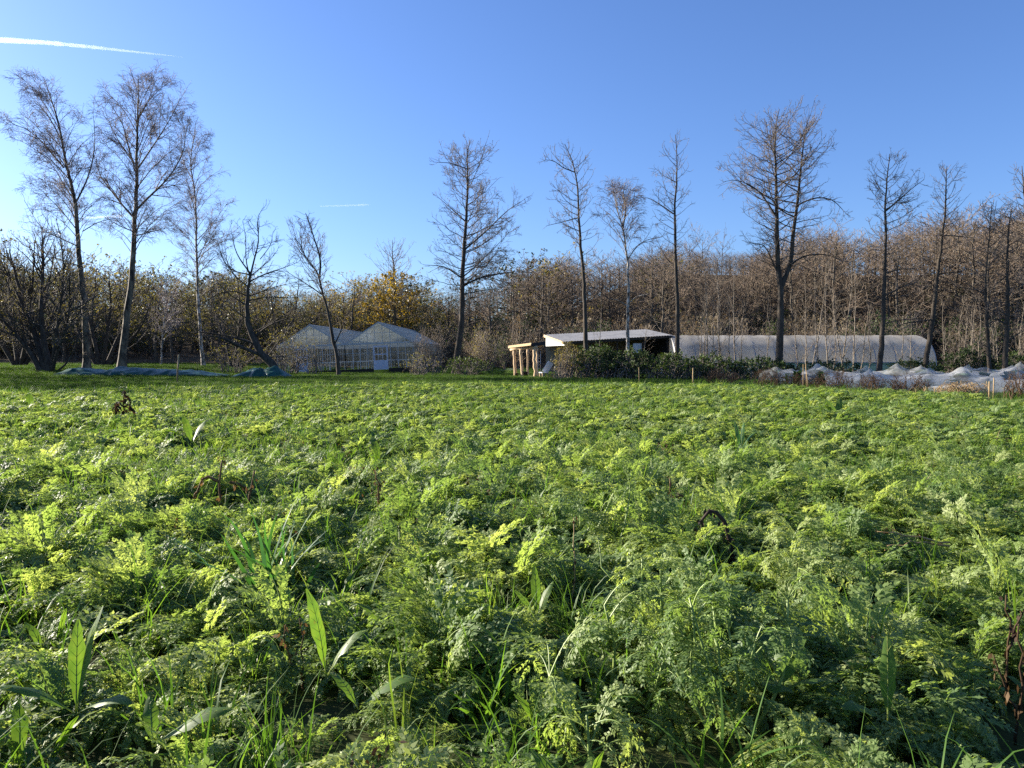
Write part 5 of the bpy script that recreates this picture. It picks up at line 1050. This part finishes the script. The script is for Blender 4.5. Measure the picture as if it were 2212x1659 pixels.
# ------------------------------------------------------------------ the crop and the grass, thinner around the plants that stand out
def clear(x, y, h):
    for cx, cy, r in CLEAR:
        dx = x-cx; dy = y-cy; d = np.hypot(dx, dy); u = np.array((cx, cy))/math.hypot(cx, cy); al = dx*u[0]+dy*u[1]; ac = np.abs(dx*u[1]-dy*u[0])
        h = np.where(d < r, 0, h); h = np.where((ac < r*1.3) & (al < 0) & (al > -r*4), h*np.clip(.45+.12*(-al/r), .4, 1), h)
    return h
def make_crop():
    rng = np.random.default_rng(11)
    protos = [carrot_plant(100+i, 1.0).mesh('carrot_top', [M_carrot, M_stem]) for i in range(8)]
    protos += [carrot_plant(200+i, 1.0, 9, 0.0036).mesh('carrot_top_far', [M_carrot, M_stem]) for i in range(6)]
    xs, ys = [], []
    for d, a, b in ((52, 1.2, 9), (44, 9, 18), (32, 18, 40)):
        x, y = spread(rng, d, a, b); xs.append(x); ys.append(y)
    x = np.concatenate(xs); y = np.concatenate(ys)
    k = (y < edge_y(x)+0.5*noise2(x, y, 1.0)); x, y = x[k], y[k]
    h = clump(x, y); k = ((h > 0.45) | (rng.random(len(x)) < 0.3)) & (rng.random(len(x)) < np.interp(y, [2, 3.5, 7], [.40, .6, 1])+.35*noise2(x-3, y+8, 1.1)); x, y, h = x[k], y[k], h[k]
    h = clear(x, y, h); k = h > .05; x, y, h = x[k], y[k], h[k]
    n = len(x); far = y > 11
    idx = np.where(far, 8+rng.integers(0, 6, n), rng.integers(0, 8, n))
    s = h*rng.uniform(0.75, 1.2, n)*np.where(far, 1.05, 1.0)*np.clip(1.0-.3*sstep(3.5, .5, edge_y(x)-y), .6, 1)
    s = np.minimum(s, 1.3)*.92; scl = np.stack([np.minimum(s*1.05, 1.12), np.minimum(s*1.05, 1.12), s], 1)
    rot = np.stack([rng.normal(0, 0.18, n), rng.normal(0.08, 0.18, n), rng.uniform(0, 6.28, n)], 1)
    o = scatter('carrot_foliage', protos, x, y, ground_z(x, y), idx, rot, scl)
    tag(o, 'bright green feathery carrot tops covering the field')
make_crop()
def make_grass():
    rng = np.random.default_rng(12); protos = []
    for i in range(4):
        mb = MB(); blades(rng, mb, 14, 0.44, 0.0075, 0.06, (25, 88), 1.5); protos.append(mb.mesh('grass_tuft', [M_grass]))
    for i in range(2):
        mb = MB(); blades(rng, mb, 5, 0.34, 0.006, 0.05, (15, 80)); protos.append(mb.mesh('dry_grass_tuft', [M_straw]))
    for i in range(2):
        mb = MB(); blades(rng, mb, 7, .34, .007, .06, (40, 88), 1.8, 6, 0); C = np.stack([rng.normal(0, .05, 26), rng.normal(0, .05, 26), rng.uniform(.12, .30, 26)], 1); V, Q = leaf_quads(rng, C, .032, .014, np.tile((0, 0, -1.), (26, 1)), .6); mb.add(V, Q); protos.append(mb.mesh('withered_tuft', [M_dead]))
    for i in range(3):
        mb = MB()
        for j in range(7): broad_leaf(mb, (rng.normal(0, .04), rng.normal(0, .04), .04), j*.9, R_(rng.uniform(35, 80)), rng.uniform(.18, .32), rng.uniform(.03, .06), rng, rng.uniform(.5, 1.2), 0, .15, 7)
        protos.append(mb.mesh('broad_weed', [M_broad, M_rib]))
    for i in range(3):
        mb = MB(); blades(rng, mb, 110, 0.20, 0.010, 0.30, (40, 88), 0.8, 4); protos.append(mb.mesh('short_grass', [M_turf]))
    x, y = spread(rng, 32, 1.2, 34); k = (y < edge_y(x)) & (noise2(x+11, y-5, 1.4)+rng.normal(0, .5, len(x)) > np.interp(y, [2, 4, 9, 14], [-.8, -.6, -.35, -.05])); x, y = x[k], y[k]
    cl = clear(x, y, np.ones(len(x))); k = cl > .3; x, y = x[k], y[k]; n1 = len(x); q1 = rng.random(n1); i1 = np.where(q1 < 0.07, 4+rng.integers(0, 2, n1), np.where(q1 < .11, 6+rng.integers(0, 2, n1), np.where(q1 < .15, 8+rng.integers(0, 3, n1), rng.integers(0, 4, n1)))); s1 = rng.uniform(0.65, 1.3, n1)
    x2, y2 = spread(rng, 9, 20, 80, 0.75); k = (y2 > edge_y(x2)-1) & ~((x2 > 11) & (y2 < 46) & (rng.random(len(x2)) < .8)); x2, y2 = x2[k], y2[k]
    n2 = len(x2); i2 = 11+rng.integers(0, 3, n2); s2 = rng.uniform(0.55, 1.1, n2)
    X = np.r_[x, x2]; Y = np.r_[y, y2]; s = np.r_[s1, s2]; n = n1+n2
    rot = np.stack([rng.normal(0, .1, n), rng.normal(0, .1, n), rng.uniform(0, 6.28, n)], 1)
    o = scatter('grass', protos, X, Y, ground_z(X, Y), np.r_[i1, i2], rot, np.stack([s, s, s], 1))
    tag(o, 'grass growing between the carrot tops and on the verge behind')
make_grass()
